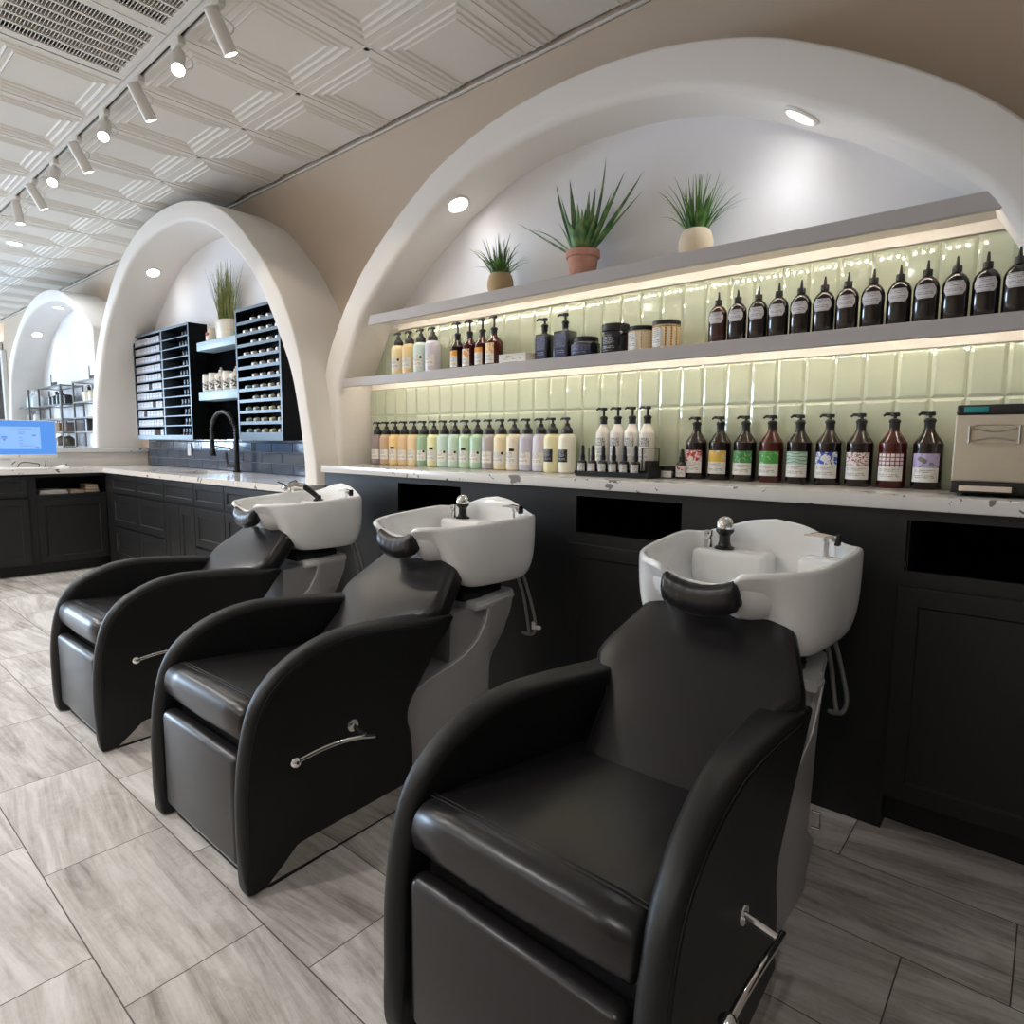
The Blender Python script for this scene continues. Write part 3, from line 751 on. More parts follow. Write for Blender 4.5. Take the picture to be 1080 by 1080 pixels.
for r in range(11):
    zb = 1.185 + (.0406 if r == 0 else .0466) + pitch * r
    for k in range(8):
        if k in gaps.get(r, []): continue
        x = -7.0 + .062 + k * .0755
        lab = 'white printed colour box in the %s row down of the left wall rack' % ordrow(r); gp = 'colour boxes, %s row from the top' % ordrow(r)
        if box0 is None:
            box0 = thing('color_box', lab, 'box', (x, RKY + .058, zb), 0, gp)
            MB().box(-.034, .034, -.05, .05, 0, .054).build('carton', M['box_white'], box0, smooth=0)
            MB().add([(-.032, -.0505, .006), (.032, -.0505, .006), (.032, -.0505, .050), (-.032, -.0505, .050)], [(0, 1, 2, 3)], 0, [[(0, 0), (1, 0), (1, 1), (0, 1)]]).build('printed_face', M['box_lab'], box0, smooth=0, fixn=False)
        else: dup(box0, (x, RKY + .058, zb), lab, gp)
tube0 = None
for r in range(11):
    zb = 1.185 + (.0406 if r == 0 else .0466) + pitch * r
    for k in range(5 if r % 3 else 6):
        x = -5.722 - .055 - k * .062
        lab = 'dark colour tube in the %s row down, right half of the left rack' % ordrow(r); gp = 'dark tubes, %s row from the top' % ordrow(r)
        if tube0 is None:
            tube0 = thing('color_tube', lab, 'tube', (x, RKY + .085, zb), 0, gp)
            MB().lathe([(0, 0), (.018, 0), (.018, .02), (0, .02)], 12).build('cap', M['black_plastic'], tube0)
            MB().rbox(-.017, .017, -.012, .012, .02, .066, .006).build('body', M['tube_dark'], tube0)
            MB().box(-.0025, .0025, -.0135, -.0118, .026, .058).build('stripe', M['tube_tip'], tube0, smooth=0)
        else: dup(tube0, (x, RKY + .085, zb), lab, gp)
# right rack with slanted little bottles
t, W, H, D = rack('polish_rack', 'dark slate wall rack with slanted rows of small pale-capped vials, right of the sink', -4.885, -4.228, 1.183, 2.173, 1, 11)
pitch2 = (H - .075) / 11
for r in range(11):
    zz = .042 + pitch2 * r
    le_ = MB().add([(.02, -D + .002, zz - .004), (W - .02, -D + .002, zz - .004), (W - .02, -.012, zz + .026), (.02, -.012, zz + .026), (.02, -D + .002, zz + .018), (W - .02, -D + .002, zz + .018), (W - .02, -D + .010, zz + .018), (W - .02, -D + .012, zz + .006), (W - .02, -.012, zz + .034), (.02, -.012, zz + .034), (.02, -D + .012, zz + .006), (.02, -D + .010, zz + .018)],
             [(0, 1, 2, 3), (0, 4, 5, 1), (4, 11, 6, 5), (11, 10, 7, 6), (10, 9, 8, 7), (2, 8, 9, 3), (1, 5, 6, 7), (1, 7, 8, 2), (0, 10, 11, 4), (0, 3, 9, 10)])
    le = le_.build('ledge', M['rack'], t, smooth=0); MB().box(.02, W - .02, -D, -D + .0018, zz - .005, zz + .0185).build('edge_band', M['rack_edge'], le, smooth=0)
M['vial'] = mat('vial_dark', rgb(40, 42, 46), .25)
vcols = {}
def vcol(c):
    if c not in vcols: vcols[c] = mat('vial_cap_%d' % len(vcols), rgb(*c), .35)
    return vcols[c]
counts = [5, 5, 5, 4, 5, 4, 4, 5, 4, 5, 4]      # bottom row first
vial = {}
for r in range(11):
    n = counts[r]
    for k in range(n):
        x = -4.228 - .085 - k * .118; z = 1.183 + .042 + pitch2 * r + .009
        tone = (244, 242, 236) if r > 4 else [(236, 236, 218), (230, 236, 214), (236, 240, 222), (214, 234, 226), (202, 232, 230)][min(k, 4)]
        if r < 3 and k == 1: tone = (238, 240, 190)
        if r in (4, 5) and k == 0: tone = (230, 214, 176)
        lab = 'pale-capped vial, %s from the right, %s row down in the right rack' % (ORD[k], ordrow(r)); gp = 'vials in the right wall rack'
        if tone not in vial:
            v0 = thing('vial', lab, 'vial', (x, RKY + .016, z), 0, gp); d = Vector((0, 1, .24)).normalized(); vial[tone] = v0
            MB().lathe([(0, 0), (.014, 0), (.017, .003), (.017, .036), (0, .036)], 14, (0, 0, .017), axis=d).build('cap', vcol(tone), v0)
            MB().lathe([(0, .036), (.012, .036), (.018, .044), (.018, .085), (0, .087)], 14, (0, 0, .017), axis=d).build('body', M['vial'], v0)
            MB().tube([(0, .012, .036), (0, .028, .062)], .003, 6).build('applicator', M['tube_tip'], v0)
        else: dup(vial[tone], (x, RKY + .016, z), lab, gp)
# black panel and pale shelves between the racks
tag(MB().box(-5.722, -4.885, WY - .018, WY - .0065, 1.19, 2.02).build('backing_panel', M['void'], smooth=0), 'black panel on the wall between the two wall racks', 'panel')
def mid_shelf(label, z0, z1):
    return tag(MB().rbox(-5.575, -4.886, RKY, WY - .018, z0, z1, .003, 2).build('short_shelf', M['blue_shelf'], smooth=40), label, 'shelf', 'pale blue shelves between the racks')
mid_shelf('short pale blue shelf between the wall racks, holding the pot of tall grass', 1.924, 1.992)
mid_shelf('short pale blue shelf between the wall racks, holding white bottles', 1.512, 1.585)

# ------------------------------------------------------------------ shampoo chairs with wash basin
def lean(p, o):      # helper for backrest plane
    pass
def panel_outline():
    key = [(.066, .004), (.022, .004), (.010, .02), (.002, .10), (0, .20), (.004, .30), (.018, .40), (.045, .49), (.09, .552), (.155, .595), (.24, .625), (.33, .637), (.42, .634), (.55, .622), (.68, .607), (.775, .596)]
    top = cat_rom(key, 5)
    rear = cat_rom([(.785, .586), (.765, .560), (.70, .475), (.625, .385), (.588, .335), (.580, .29), (.592, .24), (.60, .17), (.598, .095)], 5)
    return top + rear + [(.585, .082), (.45, .080), (.30, .079), (.175, .078), (.158, .074), (.11, .036)]
def inset(P, d):
    """move a closed outline inward"""
    n = len(P); A = sum(P[i][0] * P[(i + 1) % n][1] - P[(i + 1) % n][0] * P[i][1] for i in range(n)); s = 1 if A > 0 else -1
    out = []
    for i in range(n):
        a, b, c_ = Vector(P[i - 1]), Vector(P[i]), Vector(P[(i + 1) % n])
        t1, t2 = (b - a), (c_ - b)
        n1 = Vector((-t1.y, t1.x)).normalized(); n2 = Vector((-t2.y, t2.x)).normalized(); m_ = (n1 + n2)
        m_ = m_.normalized() if m_.length > 1e-6 else n1
        k = d / max(.6, m_.dot(n1)); q = b + m_ * k * s; out.append((q.x, q.y))
    return out
PO = panel_outline()
def xin(y): return .253 - .115 * y
def xo(y): return .040 * y
def side_panel(s, parent):
    R = .024; rings = []
    def soft(y, z):         # the lower edge and the foot have little rounding
        r_ = max(.22, min(1, (.80 - y) / .13))
        if y > .10: return min(r_, max(.12, min(1, (z - .078) / .03)))
        return max(.22, min(1, z / .15))
    def ins(d, lo=0):
        out = []
        for (y0, z0), (y1, z1) in zip(PO, inset(PO, d)):
            k = max(lo, soft(y0, z0)); out.append((y0 + (y1 - y0) * k, z0 + (z1 - z0) * k, k))
        return out
    for q in range(6):
        a = q / 5 * PI / 2
        rings.append([(s * (.302 - R * k * (1 - math.cos(a)) - xo(y)), y, z) for y, z, k in ins(R * (1 - math.sin(a)))])
    for q in range(1, 6):
        a = q / 5 * PI / 2
        rings.append([(s * (xin(y) + R - R * math.sin(a)), y, z) for y, z, k in ins(R * (1 - math.cos(a)))])
    m = MB().loft(rings, True, False); n = len(PO)
    o = 0
    m.f.append(list(range(n))); m.m.append(0); m.uv.append(None)
    # inner face: fan strips so that it bends cleanly with the taper
    last = (len(rings) - 1) * n; L = list(range(last, last + n)); i, j = 0, n - 1
    m.f.append(L); m.m.append(0); m.uv.append(None)
    p = m.build('side_panel', M['leather_shaded'], parent, smooth=60)
    st = inset(PO, .027)
    k0 = 13
    MB().tube([(s * (.3022 - xo(y)), y, z) for y, z in inset(PO, .020)[k0:71]], .0016, 6).tube([(s * (.3026 - xo(y)), y, z) for y, z in inset(PO, .027)[k0:71]], .0012, 6).build('seam', M['stitch'], p)
    return p

def backrest(parent):
    ca, sa = math.cos(math.radians(38.2)), math.sin(math.radians(38.2))
    def W(x, s_, n_): return (x, .475 + ca * s_ - sa * n_, .452 + sa * s_ + ca * n_)
    tab = [(-.03, .150), (.03, .164), (.12, .176), (.18, .185), (.21, .203), (.24, .232), (.265, .252), (.29, .2615), (.315, .262), (.345, .254), (.40, .233), (.46, .210), (.503, .193)]
    cv = cat_rom(tab, 4) + [(.511, .188), (.518, .182), (.525, .174), (.531, .163), (.535, .151), (.5375, .138), (.5385, .128)]
    T, R = .088, .030; rings = []; edge = []
    for s_, h in cv:
        e = 1.0
        if s_ > .508: e = math.sqrt(max(.02, 1 - ((s_ - .508) / .031) ** 2))
        if s_ < -.01: e = math.sqrt(max(.05, 1 - ((-.01 - s_) / .021) ** 2))
        t = T * (.30 + .70 * e); r = min(R, t * .45); mid = -T / 2; rg = []
        for cx_, cn, a0 in ((h - r, mid + t / 2 - r, 0), (-(h - r), mid + t / 2 - r, 90), (-(h - r), mid - t / 2 + r, 180), (h - r, mid - t / 2 + r, 270)):
            for q in range(7):
                a = math.radians(a0 + 15 * q); rg.append([cx_ + r * math.cos(a), cn + r * math.sin(a)])
            if a0 == 0:
                for q in range(1, 12): rg.append([cx_ - 2 * (h - r) * q / 12, cn + r])
        for p in rg:
            if p[1] > mid: p[1] += .016 * max(0, 1 - (p[0] / h) ** 2) * e * min(1, (p[1] - mid) / (t / 2))
        rings.append([W(x, s_, n_) for x, n_ in rg]); edge.append((h - r * .25, s_, mid + t / 2 - r * .3))
    b = MB().loft(rings, True, True).build('backrest', M['leather'], parent, smooth=80)
    pl = [W(*p) for p in edge] + [W(-x, s_, n_) for x, s_, n_ in edge[::-1]]
    MB().tube(pl[2:-2], .0016, 6).build('piping', M['leather_shaded'], b)
    return b

def seat(parent):
    prof = [(.48, .39), (.35, .388), (.22, .387), (.12, .386), (.078, .386), (.054, .391), (.040, .404), (.034, .424), (.033, .446), (.038, .466), (.050, .481), (.068, .489), (.10, .4895), (.18, .486), (.30, .478), (.42, .469), (.50, .463), (.53, .455)]
    prof = cat_rom(prof, 3); rings = []
    for u, d in ((-1, .016), (-.985, .006), (-.955, 0), (-.6, -.002), (0, -.004), (.6, -.002), (.955, 0), (.985, .006), (1, .016)):
        rings.append([(u * (xin(y) - .002), y + (d if y < .1 else 0), z - (d if z > .43 else -d)) for y, z in prof])
    s_ = MB().loft(rings, True, True).build('seat', M['leather'], parent, smooth=60)
    for yy in (.088, .098):
        MB().tube([(x, yy + .004 * math.sin(x * 9), .4905 + .002 * (abs(x) < .2)) for x in [(-.24 + .48 * k / 24) for k in range(25)]], .0014, 6).build('seam', M['stitch'], s_)
    return s_

# basin: rim outline (right half, front to back)
RIM = [(0, .785, .838), (.045, .770, .846), (.082, .752, .866), (.104, .742, .880), (.140, .757, .885), (.180, .792, .886), (.222, .852, .887), (.246, .915, .889), (.258, .99, .893), (.264, 1.07, .898), (.268, 1.15, .903), (.266, 1.21, .905), (.252, 1.248, .903), (.215, 1.275, .903), (.15, 1.296, .921), (.08, 1.308, .944), (0, 1.312, .955)]
def basin(parent, spray_down=True):
    h = cat_rom(RIM, 4); rim = [Vector(p) for p in h] + [Vector((-p[0], p[1], p[2])) for p in h[-2:0:-1]]
    n = len(rim); cen = Vector((0, 1.05, 0))
    cent = [Vector((p.x, p.y, 0)) for p in rim]
    def inw(i, d):          # inward in plan
        a, b = cent[i - 1], cent[(i + 1) % n]; t = (b - a).normalized(); nn = Vector((-t.y, t.x, 0))
        if nn.dot(cen - cent[i]) < 0: nn = -nn
        return nn * d
    def bot(p, k=1):        # foot outline of the shell
        y = .915 + (p.y - .742) / (1.312 - .742) * (1.205 - .915); return Vector((p.x * .74 * k, 1.07 + (y - 1.07) * k, .648))
    rings = []
    # outer shell from the foot up
    rings.append([bot(p, .55) for p in rim])
    for k in range(0, 13):
        u = k / 12; rg = []
        for i, p in enumerate(rim):
            fr = max(0, min(1, (.91 - p.y) / .15)); fr = fr * fr * (3 - 2 * fr)      # the front is a plain slope
            a = u * PI / 2; pw = 2 / (1.0 + 2.3 * (1 - fr)); hx = math.sin(a) ** pw; vz = 1 - math.cos(a) ** pw
            b = bot(p); z_top = p.z - .012
            z = b.z + (z_top - b.z) * vz; x = b.x + (p.x - b.x) * hx; y = b.y + (p.y - b.y) * hx
            rg.append(Vector((x, y, z)))
        rings.append(rg)
    # rounded rim
    for d, dz in ((.003, -.004), (.009, 0), (.015, -.001), (.020, -.007)):
        rings.append([p + inw(i, d) + Vector((0, 0, dz)) for i, p in enumerate(rim)])
    # inner bowl
    for k, (sc_, zz) in enumerate(((.93, .845), (.88, .80), (.80, .765), (.66, .742), (.42, .733), (.12, .73))):
        rg = []
        for i, p in enumerate(rim):
            q = Vector((p.x * sc_, 1.05 + (p.y - 1.05) * sc_, 0)); z = zz
            if k == 0: z = min(zz + (p.z - .885) * .6, p.z - .02)
            rg.append(Vector((q.x, q.y, z)))
        rings.append(rg)
    b = MB().loft(rings, True, True).build('basin', M['ceramic'], parent, smooth=75)
    # raised ceramic decks inside the rear of the bowl
    dk = MB()
    dk.rbox(-.215, .015, 1.165, 1.285, .74, .856, .018, 4); dk.rbox(.105, .235, 1.165, 1.262, .76, .866, .02, 4)
    dk.build('deck', M['ceramic'], b, smooth=60)
    # neck cushion
    path = cat_rom([(-.098, .756, .840), (-.082, .746, .826), (-.044, .741, .814), (0, .740, .809), (.044, .741, .814), (.082, .746, .826), (.098, .756, .840)], 5)
    rg = []
    for k, p in enumerate(path):
        e = k / (len(path) - 1) * 2 - 1; r = 1 if abs(e) < .9 else .85
        wv = .0005 * math.sin(k * 1.9)
        rg.append([(p[0] - .004 * math.copysign(1, e) * abs(e) * math.sin(a), p[1] + .010 + (.024 + wv) * r * math.cos(a), p[2] + .001 + (.040 + wv) * r * math.sin(a) - .008) for a in [2 * PI * q / 18 for q in range(18)]])
    MB().loft(rg, True, True).build('neck_cushion', M['leather'], b, smooth=70)
    # spray head
    if spray_down:
        c0 = (-.128, 1.222, .857)
        s_ = MB().lathe([(0, 0), (.030, 0), (.030, .005), (.021, .010), (.017, .022), (.017, .042), (.023, .050), (.0275, .054), (.0275, .064)], 24, c0)
        s_.lathe([(.0278, .064), (.0285, .070), (.026, .084), (.018, .096), (.008, .101), (0, .102)], 24, c0, mi=1)
        s_.lathe([(.013, .002), (.013, .03), (.010, .034), (.014, .040), (.014, .056), (.009, .058), (0, .058)], 16, (-.178, 1.215, .855), mi=1)
        s_.build('spray_head', [M['black_plastic'], M['chrome']], b)
    else:
        s_ = MB().lathe([(0, 0), (.028, 0), (.028, .006), (.018, .012), (.016, .03), (0, .03)], 20, (-.105, 1.222, .857))
        s_.tube([(-.105, 1.222, .875), (-.135, 1.20, .905), (-.165, 1.175, .935)], [.014, .015, .017])
        s_.tube([(-.165, 1.175, .935), (-.20, 1.145, .945), (-.225, 1.12, .935)], [.018, .024, .022], mi=1)
        s_.lathe([(0, -.012), (.030, -.012), (.032, 0), (.026, .010), (0, .012)], 22, (-.235, 1.11, .922), mi=1, axis=(-.25, -.25, -1))
        s_.tube([(-.235, 1.10, .945), (-.275, 1.08, .958)], .004, 6)
        s_.build('spray_head', [M['black_plastic'], M['chrome']], b)
    # mixer tap
    x, y, z = .178, 1.222, .866
    t_ = MB().lathe([(0, 0), (.020, 0), (.020, .004), (.017, .006), (.017, .044), (.019, .046), (.019, .058), (.012, .064), (0, .065)], 20, (x, y, z))
    t_.loft([[(x + .020, y - .010, z + .050), (x + .020, y + .010, z + .050), (x + .020, y + .010, z + .064), (x + .020, y - .010, z + .064)],
             [(x - .03, y - .010, z + .058), (x - .03, y + .008, z + .058), (x - .03, y + .008, z + .070), (x - .03, y - .010, z + .070)],
             [(x - .068, y - .014, z + .058), (x - .068, y + .004, z + .058), (x - .068, y + .004, z + .063), (x - .068, y - .014, z + .063)]])
    t_.rbox(x + .016, x + .026, y - .012, y + .012, z + .036, z + .068, .003, 2, mi=1)
    t_.build('mixer_tap', [M['chrome'], M['black_plastic']], b)
    # drain
    MB().lathe([(0, .733), (.034, .733), (.034, .737), (.022, .738), (.020, .734), (0, .734)], 24, (0, 1.05, 0)).build('drain', M['chrome'], b)
    return b

def pedestal(parent):
    YR = [(0, 1.27), (.05, 1.21), (.14, 1.14), (.20, 1.10), (.26, 1.085), (.33, 1.105), (.44, 1.165), (.52, 1.195), (.60, 1.205)]
    YFt = [(0, .63), (.12, .61), (.22, .60), (.30, .605), (.345, .635), (.372, .70), (.392, .80), (.415, .88), (.46, .948), (.52, .984), (.56, .995), (.60, .998)]
    HW = [(0, .222), (.2, .222), (.4, .228), (.60, .236)]
    HR = [(0, .165), (.26, .13), (.44, .165), (.60, .185)]
    def ring(z, yf=None, ins=0):
        f0 = lerp_tab(YFt, z) if yf is None else yf; r = lerp_tab(YR, z) - ins; h = lerp_tab(HW, z) - ins; hr = lerp_tab(HR, z) - ins
        km = max(f0 + .02, min(1.0, r - .03))
        half = [(h, f0), (h, f0 + .5 * (km - f0)), (h, km), (h - .010, km + .022), (hr + .012, r - .02), (hr - .012, r - .002), (0, r)]
        return [(x, y, z) for x, y in half] + [(-x, y, z) for x, y in half[-2::-1]]
    zs = [0, .03, .07, .11, .15, .2, .25, .3, .33, .345, .36, .372, .382, .392, .403, .415, .435, .46, .49, .52, .56, .575]
    p = MB().loft([ring(z) for z in zs], True, True).build('pedestal', M['pedestal'], parent, smooth=35)
    zs2 = [.02, .1, .2, .3, .4, .5, .575]
    MB().loft([ring(z, .82, .018) for z in zs2], True, True).build('inner_shell', M['pedestal_dark'], p, smooth=35)
    for s in (1, -1):
        MB().tube([(s * (lerp_tab(HW, z) - .001), lerp_tab(YFt, z), z) for z in [.352, .36, .372, .382, .392, .403, .415, .435, .46, .49, .52, .56, .575]], .0035, 8).build('edge_glint', M['pedestal_edge'], p)  # bright tube stands in for the highlight along the front edge
        MB().tube([(s * (lerp_tab(HR, z) + .004), lerp_tab(YR, z) - .018, z) for z in [.02, .06, .11, .15, .2, .26, .33, .44, .52, .57]], .006, 8).build('rear_edge_glint', M['pedestal_edge'], p)  # the same modelled highlight down the rear edge
    def rg2(z, e): 
        return [(x * (1 + e), (y - 1.0) * (1 + e) + 1.0, z) for x, y, _ in ring(.575, .93)]
    MB().loft([rg2(.572, .012), rg2(.578, .022), rg2(.586, .022), rg2(.590, .010), rg2(.597, .010), rg2(.602, 0), rg2(.602, -.06)], True, True).build('top_rim', M['pedestal_edge'], p, smooth=30)
    MB().loft([[(x * k, 1.03 + (y - 1.03) * k, z) for x, y, _ in ring(.575, .88)] for k, z in ((.80, .600), (.82, .622), (.62, .640), (.55, .655))], True, True).build('tilt_mount', M['black_matte'], p, smooth=30)
    for s in (1, -1):
        MB().tube([(s * .172, 1.225, .10), (s * .196, 1.23, .10), (s * .196, 1.23, .05), (s * .172, 1.225, .05)], .004, 8).build('pull_handle', M['chrome'], p)
    return p

def shampoo_chair(loc, label, spray_down=True, valve=False):
    t = thing('shampoo_chair', label, 'salon chair', loc, 0, 'shampoo chairs with wash basins')
    for s in (1, -1): side_panel(s, t)
    seat(t); backrest(t)
    MB().prism([(-.243, .085), (.243, .085), (.195, .56), (-.195, .56)], .080, .392, 'xy').build('seat_base', M['black_matte'], t, smooth=0)
    f = MB().rbox(-.237, .237, .018, .070, .045, .357, .022, 4).build('footrest', M['leather'], t, smooth=60)
    pl = MB().prism([(.2965, .068), (.2955, .085), (.2745, .585), (-.2745, .585), (-.2955, .085), (-.2965, .068), (-.23, .050), (.23, .050)], .007, .0785, 'xy').build('base_plinth', M['mirror'], t, smooth=0)
    MB().prism([(.2985, .070), (.2985, .085), (.270, .586), (-.270, .586), (-.2985, .085), (-.2985, .070), (-.23, .049), (.23, .049)], 0, .007, 'xy').build('base_line', M['black_matte'], pl, smooth=0)  # thin black strip along the foot of the plinth
    # recline lever on the viewer's right side
    lv = MB().tube(cat_rom([(.349, .140, .347), (.351, .20, .354), (.352, .27, .353), (.351, .33, .343), (.346, .385, .326)], 5), [.0068] * 21, 12)
    lv.tube([(.284, .352, .352), (.346, .352, .340)], .008).lathe([(0, 0), (.020, 0), (.018, .005), (0, .006)], 18, (.2855, .352, .352), axis=(1, 0, 0))
    l = lv.build('recline_lever', M['chrome'], t)
    MB().ball((.349, .130, .346), .0155, 20).build('knob', M['chrome'], l)
    basin(t, spray_down); pedestal(t)
    for k, (dx, dy) in enumerate(((0, 0), (.022, .012))):
        h = MB().tube(cat_rom([(.150 + dx, 1.215 + dy, .70), (.165 + dx, 1.235 + dy, .66), (.190 + dx, 1.255 + dy, .56), (.205 + dx * 1.3, 1.268 + dy, .44 + .01 * k), (.212 + dx * .6, 1.262 + dy, .405), (.200 + dx * .3, 1.235, .415)], 6), .0065, 10).build('hose', M['hose'], t)
        if k and valve: MB().rbox(.232, .262, 1.268, 1.284, .428, .442, .003, 2).lathe([(0, 0), (.009, 0), (.009, .03), (0, .03)], 12, (.228, 1.276, .425)).build('valve', M['white_plastic'], h)
    return t
CH1 = shampoo_chair((-.651, .712, 0), 'black leather wash chair with white basin, nearest the camera')
shampoo_chair((-1.806, .702, 0), 'black leather wash chair with white basin, middle of the three', True, True)
shampoo_chair((-2.962, .715, 0), 'black leather wash chair with white basin, farthest and beside the sink run', False)

# ------------------------------------------------------------------ bottles and jars
def patch(rx, ry, a0, a1, z0, z1, n=10, cut=0, cz=.3):
    """curved sticker on an oval body; angle 0 faces the room (-y); cut trims the corners to a plaque"""
    m = MB(); rows = [0, 1] if not cut else [0, cz, 1 - cz, 1]; g = []
    for v in rows:
        k = 1 - (cut if v in (0, 1) else 0); w = []
        for i in range(n + 1):
            u = i / n; a = math.radians((a0 + a1) / 2 + (u - .5) * (a1 - a0) * k)
            w.append(((rx * math.sin(a), -ry * math.cos(a), z0 + (z1 - z0) * v), (.5 + (u - .5) * k, v)))
        g.append(w)
    for r in range(len(rows) - 1):
        for i in range(n):
            q = [g[r][i], g[r][i + 1], g[r + 1][i + 1], g[r + 1][i]]
            m.add([p for p, _ in q], [(0, 1, 2, 3)], 0, [[t for _, t in q]])
    return m
def pump(z, parent, r=.026, h=.078, ang=0, head=.03, name='pump', collar=.022, wide=False):
    p = MB()
    if wide: p.lathe([(0, 0), (r, 0), (r, .018), (r * .93, .024), (r * .5, .036), (r * .42, .05), (0, .05)], 20, (0, 0, z))
    else: p.lathe([(0, 0), (r * .62, 0), (r * .62, .02), (r * .72, .024), (r * .72, .03), (r * .5, .036), (0, .038)], 18, (0, 0, z))
    p.lathe([(0, .03), (.0055, .03), (.0055, h - .012), (0, h - .012)], 10, (0, 0, z))
    c_, s_ = math.cos(ang), math.sin(ang)
    p.lathe([(0, h - .014), (.013, h - .014), (.015, h - .008), (.013, h - .001), (0, h)], 14, (0, 0, z))
    p.tube([(0, 0, z + h - .007), (-c_ * head, -s_ * head, z + h - .005), (-c_ * head * 1.35, -s_ * head * 1.35, z + h - .012)], [.0065, .0055, .004], 8)
    return p.build(name, M['black_plastic'], parent)
COLM = {}
def cm(c, rough=.3, coat=0):
    k = (c, rough)
    if k not in COLM: COLM[k] = mat('bottle_plastic_%d' % len(COLM), rgb(*c), rough, coat=coat)
    return COLM[k]
CREAM = (240, 235, 222)
def pastel(loc, col, label, h=.186, r=.0425, dark=None, group=None, tot=.265, ang=0):
    t = thing('pump_bottle', label, 'bottle', loc, 0, group)
    col = tuple(round(c_ * .74 + 228 * .26) for c_ in col)
    MB().lathe([(0, 0), (r - .006, 0), (r - .001, .004), (r, .01), (r, h - .026), (r - .002, h - .014), (r - .010, h - .003), (.024, h), (0, h)], 28).build('body', cm(col), t, smooth=50)
    pump(h, t, .027, tot - h, ang, .03, wide=True)
    if dark == 'black': patch(r + .0006, r + .0006, -38, 38, .052, .112).build('label', M['lab_black'], t, fixn=False)
    else:
        patch(r + .0006, r + .0006, -58, 58, .034, .094 if h > .17 else .084).build('label', M['lab'], t, fixn=False)
        if dark == 'tab': patch(r + .0009, r + .0009, 2, 38, .098, .112, 4).build('dark_tab', M['black_plastic'], t, fixn=False)
        if dark == 'dot': patch(r + .0009, r + .0009, 34, 52, .080, .094, 4, .4).build('dark_dot', M['black_plastic'], t, fixn=False)
        if dark == 'leaf': patch(r + .0009, r + .0009, -22, 2, .132, .152, 4, .4).build('leaf_mark', M['black_plastic'], t, fixn=False)
    return t
CT = 1.0402
PAST = [((118, 102, 102), 'grey mauve', None), ((190, 152, 112), 'tan', None), ((242, 202, 122), 'amber yellow', 'tab'), ((222, 184, 128), 'peach tan', None), ((236, 206, 150), 'pale gold', None),
        ((124, 160, 122), 'leaf green', 'dot'), ((226, 226, 162), 'yellow green', 'tab'), ((186, 216, 202), 'pale aqua', 'dot'), ((188, 218, 194), 'pale mint', 'dot'), ((178, 212, 170), 'pale green', 'tab'),
        ((168, 212, 174), 'mint green', 'dot'), ((160, 150, 150), 'warm grey', None), ((236, 218, 166), 'butter cream', 'dot'), ((238, 226, 196), 'cream', 'tab'), ((184, 180, 196), 'grey lavender', None),
        ((206, 200, 216), 'pale lavender', None), ((240, 232, 172), 'pale yellow black-labelled', 'black'), ((244, 240, 216), 'ivory black-labelled', 'black')]
for i, (c_, nm, dk) in enumerate(PAST):
    x = -3.272 + i * (1.482 / 17)
    pastel((x, 2.503 - .02 * (i > 15), CT), c_, '%s pump bottle, %s from the left in the pastel counter row' % (nm, ORD[i]), dark=dk, group='pastel pump bottles on the counter', ang=.5 - .03 * i if i % 2 else .15)
for i, (c_, nm) in enumerate([((242, 222, 160), 'pale yellow'), ((236, 200, 128), 'golden'), ((196, 218, 208), 'pale aqua'), ((204, 200, 218), 'pale lavender')]):
    pastel((-2.968 + i * .098, 2.43, SZ), c_, '%s pump bottle, %s from the left on the lower shelf' % (nm, ORD[i]), h=.172, r=.044, dark='dot' if i in (0, 2) else None, group='pastel pump bottles on the lower shelf', tot=.248)

AMB = mat('amber_bottle', (.010, .0035, .0035, 1), .09, spec=.4, coat=.2); AMBR = mat('red_brown_bottle', (.060, .006, .005, 1), .09, spec=.4, coat=.2)
AMBN = mat('clear_amber_shoulder', (.040, .030, .023, 1), .08, spec=.4, coat=.2); AMBNR = mat('clear_red_shoulder', (.070, .022, .017, 1), .08, coat=.2)
def cone_bottle(loc, label, lab, r=.043, h1=.150, h2=.198, tot=.255, lz=(.025, .118), red=False, group=None, ang=0, body=None, la=46, liquid=None, pw=.03):
    t = thing('pump_bottle', label, 'bottle', loc, 0, group)
    b1, b2 = body if body else ((AMBR, AMBNR) if red else (AMB, AMBN))
    lq = liquid or h1 - .002
    prof = [(0, 0), (r - .004, 0), (r, .005), (r, lq), (r, h1), (r - .003, h1 + .006), (.019, h2 - .010), (.0165, h2 - .004), (.0165, h2), (0, h2)]
    MB().lathe(prof, 30, mis=[0, 0, 0, 0, 1, 1, 1, 1, 1]).build('body', [b1, b2], t, smooth=50)
    pump(h2, t, .025, tot - h2, ang, .026)
    if lab: patch(r + .0006, r + .0006, -la, la, lz[0], lz[1]).build('label', lab, t, fixn=False)
    return t
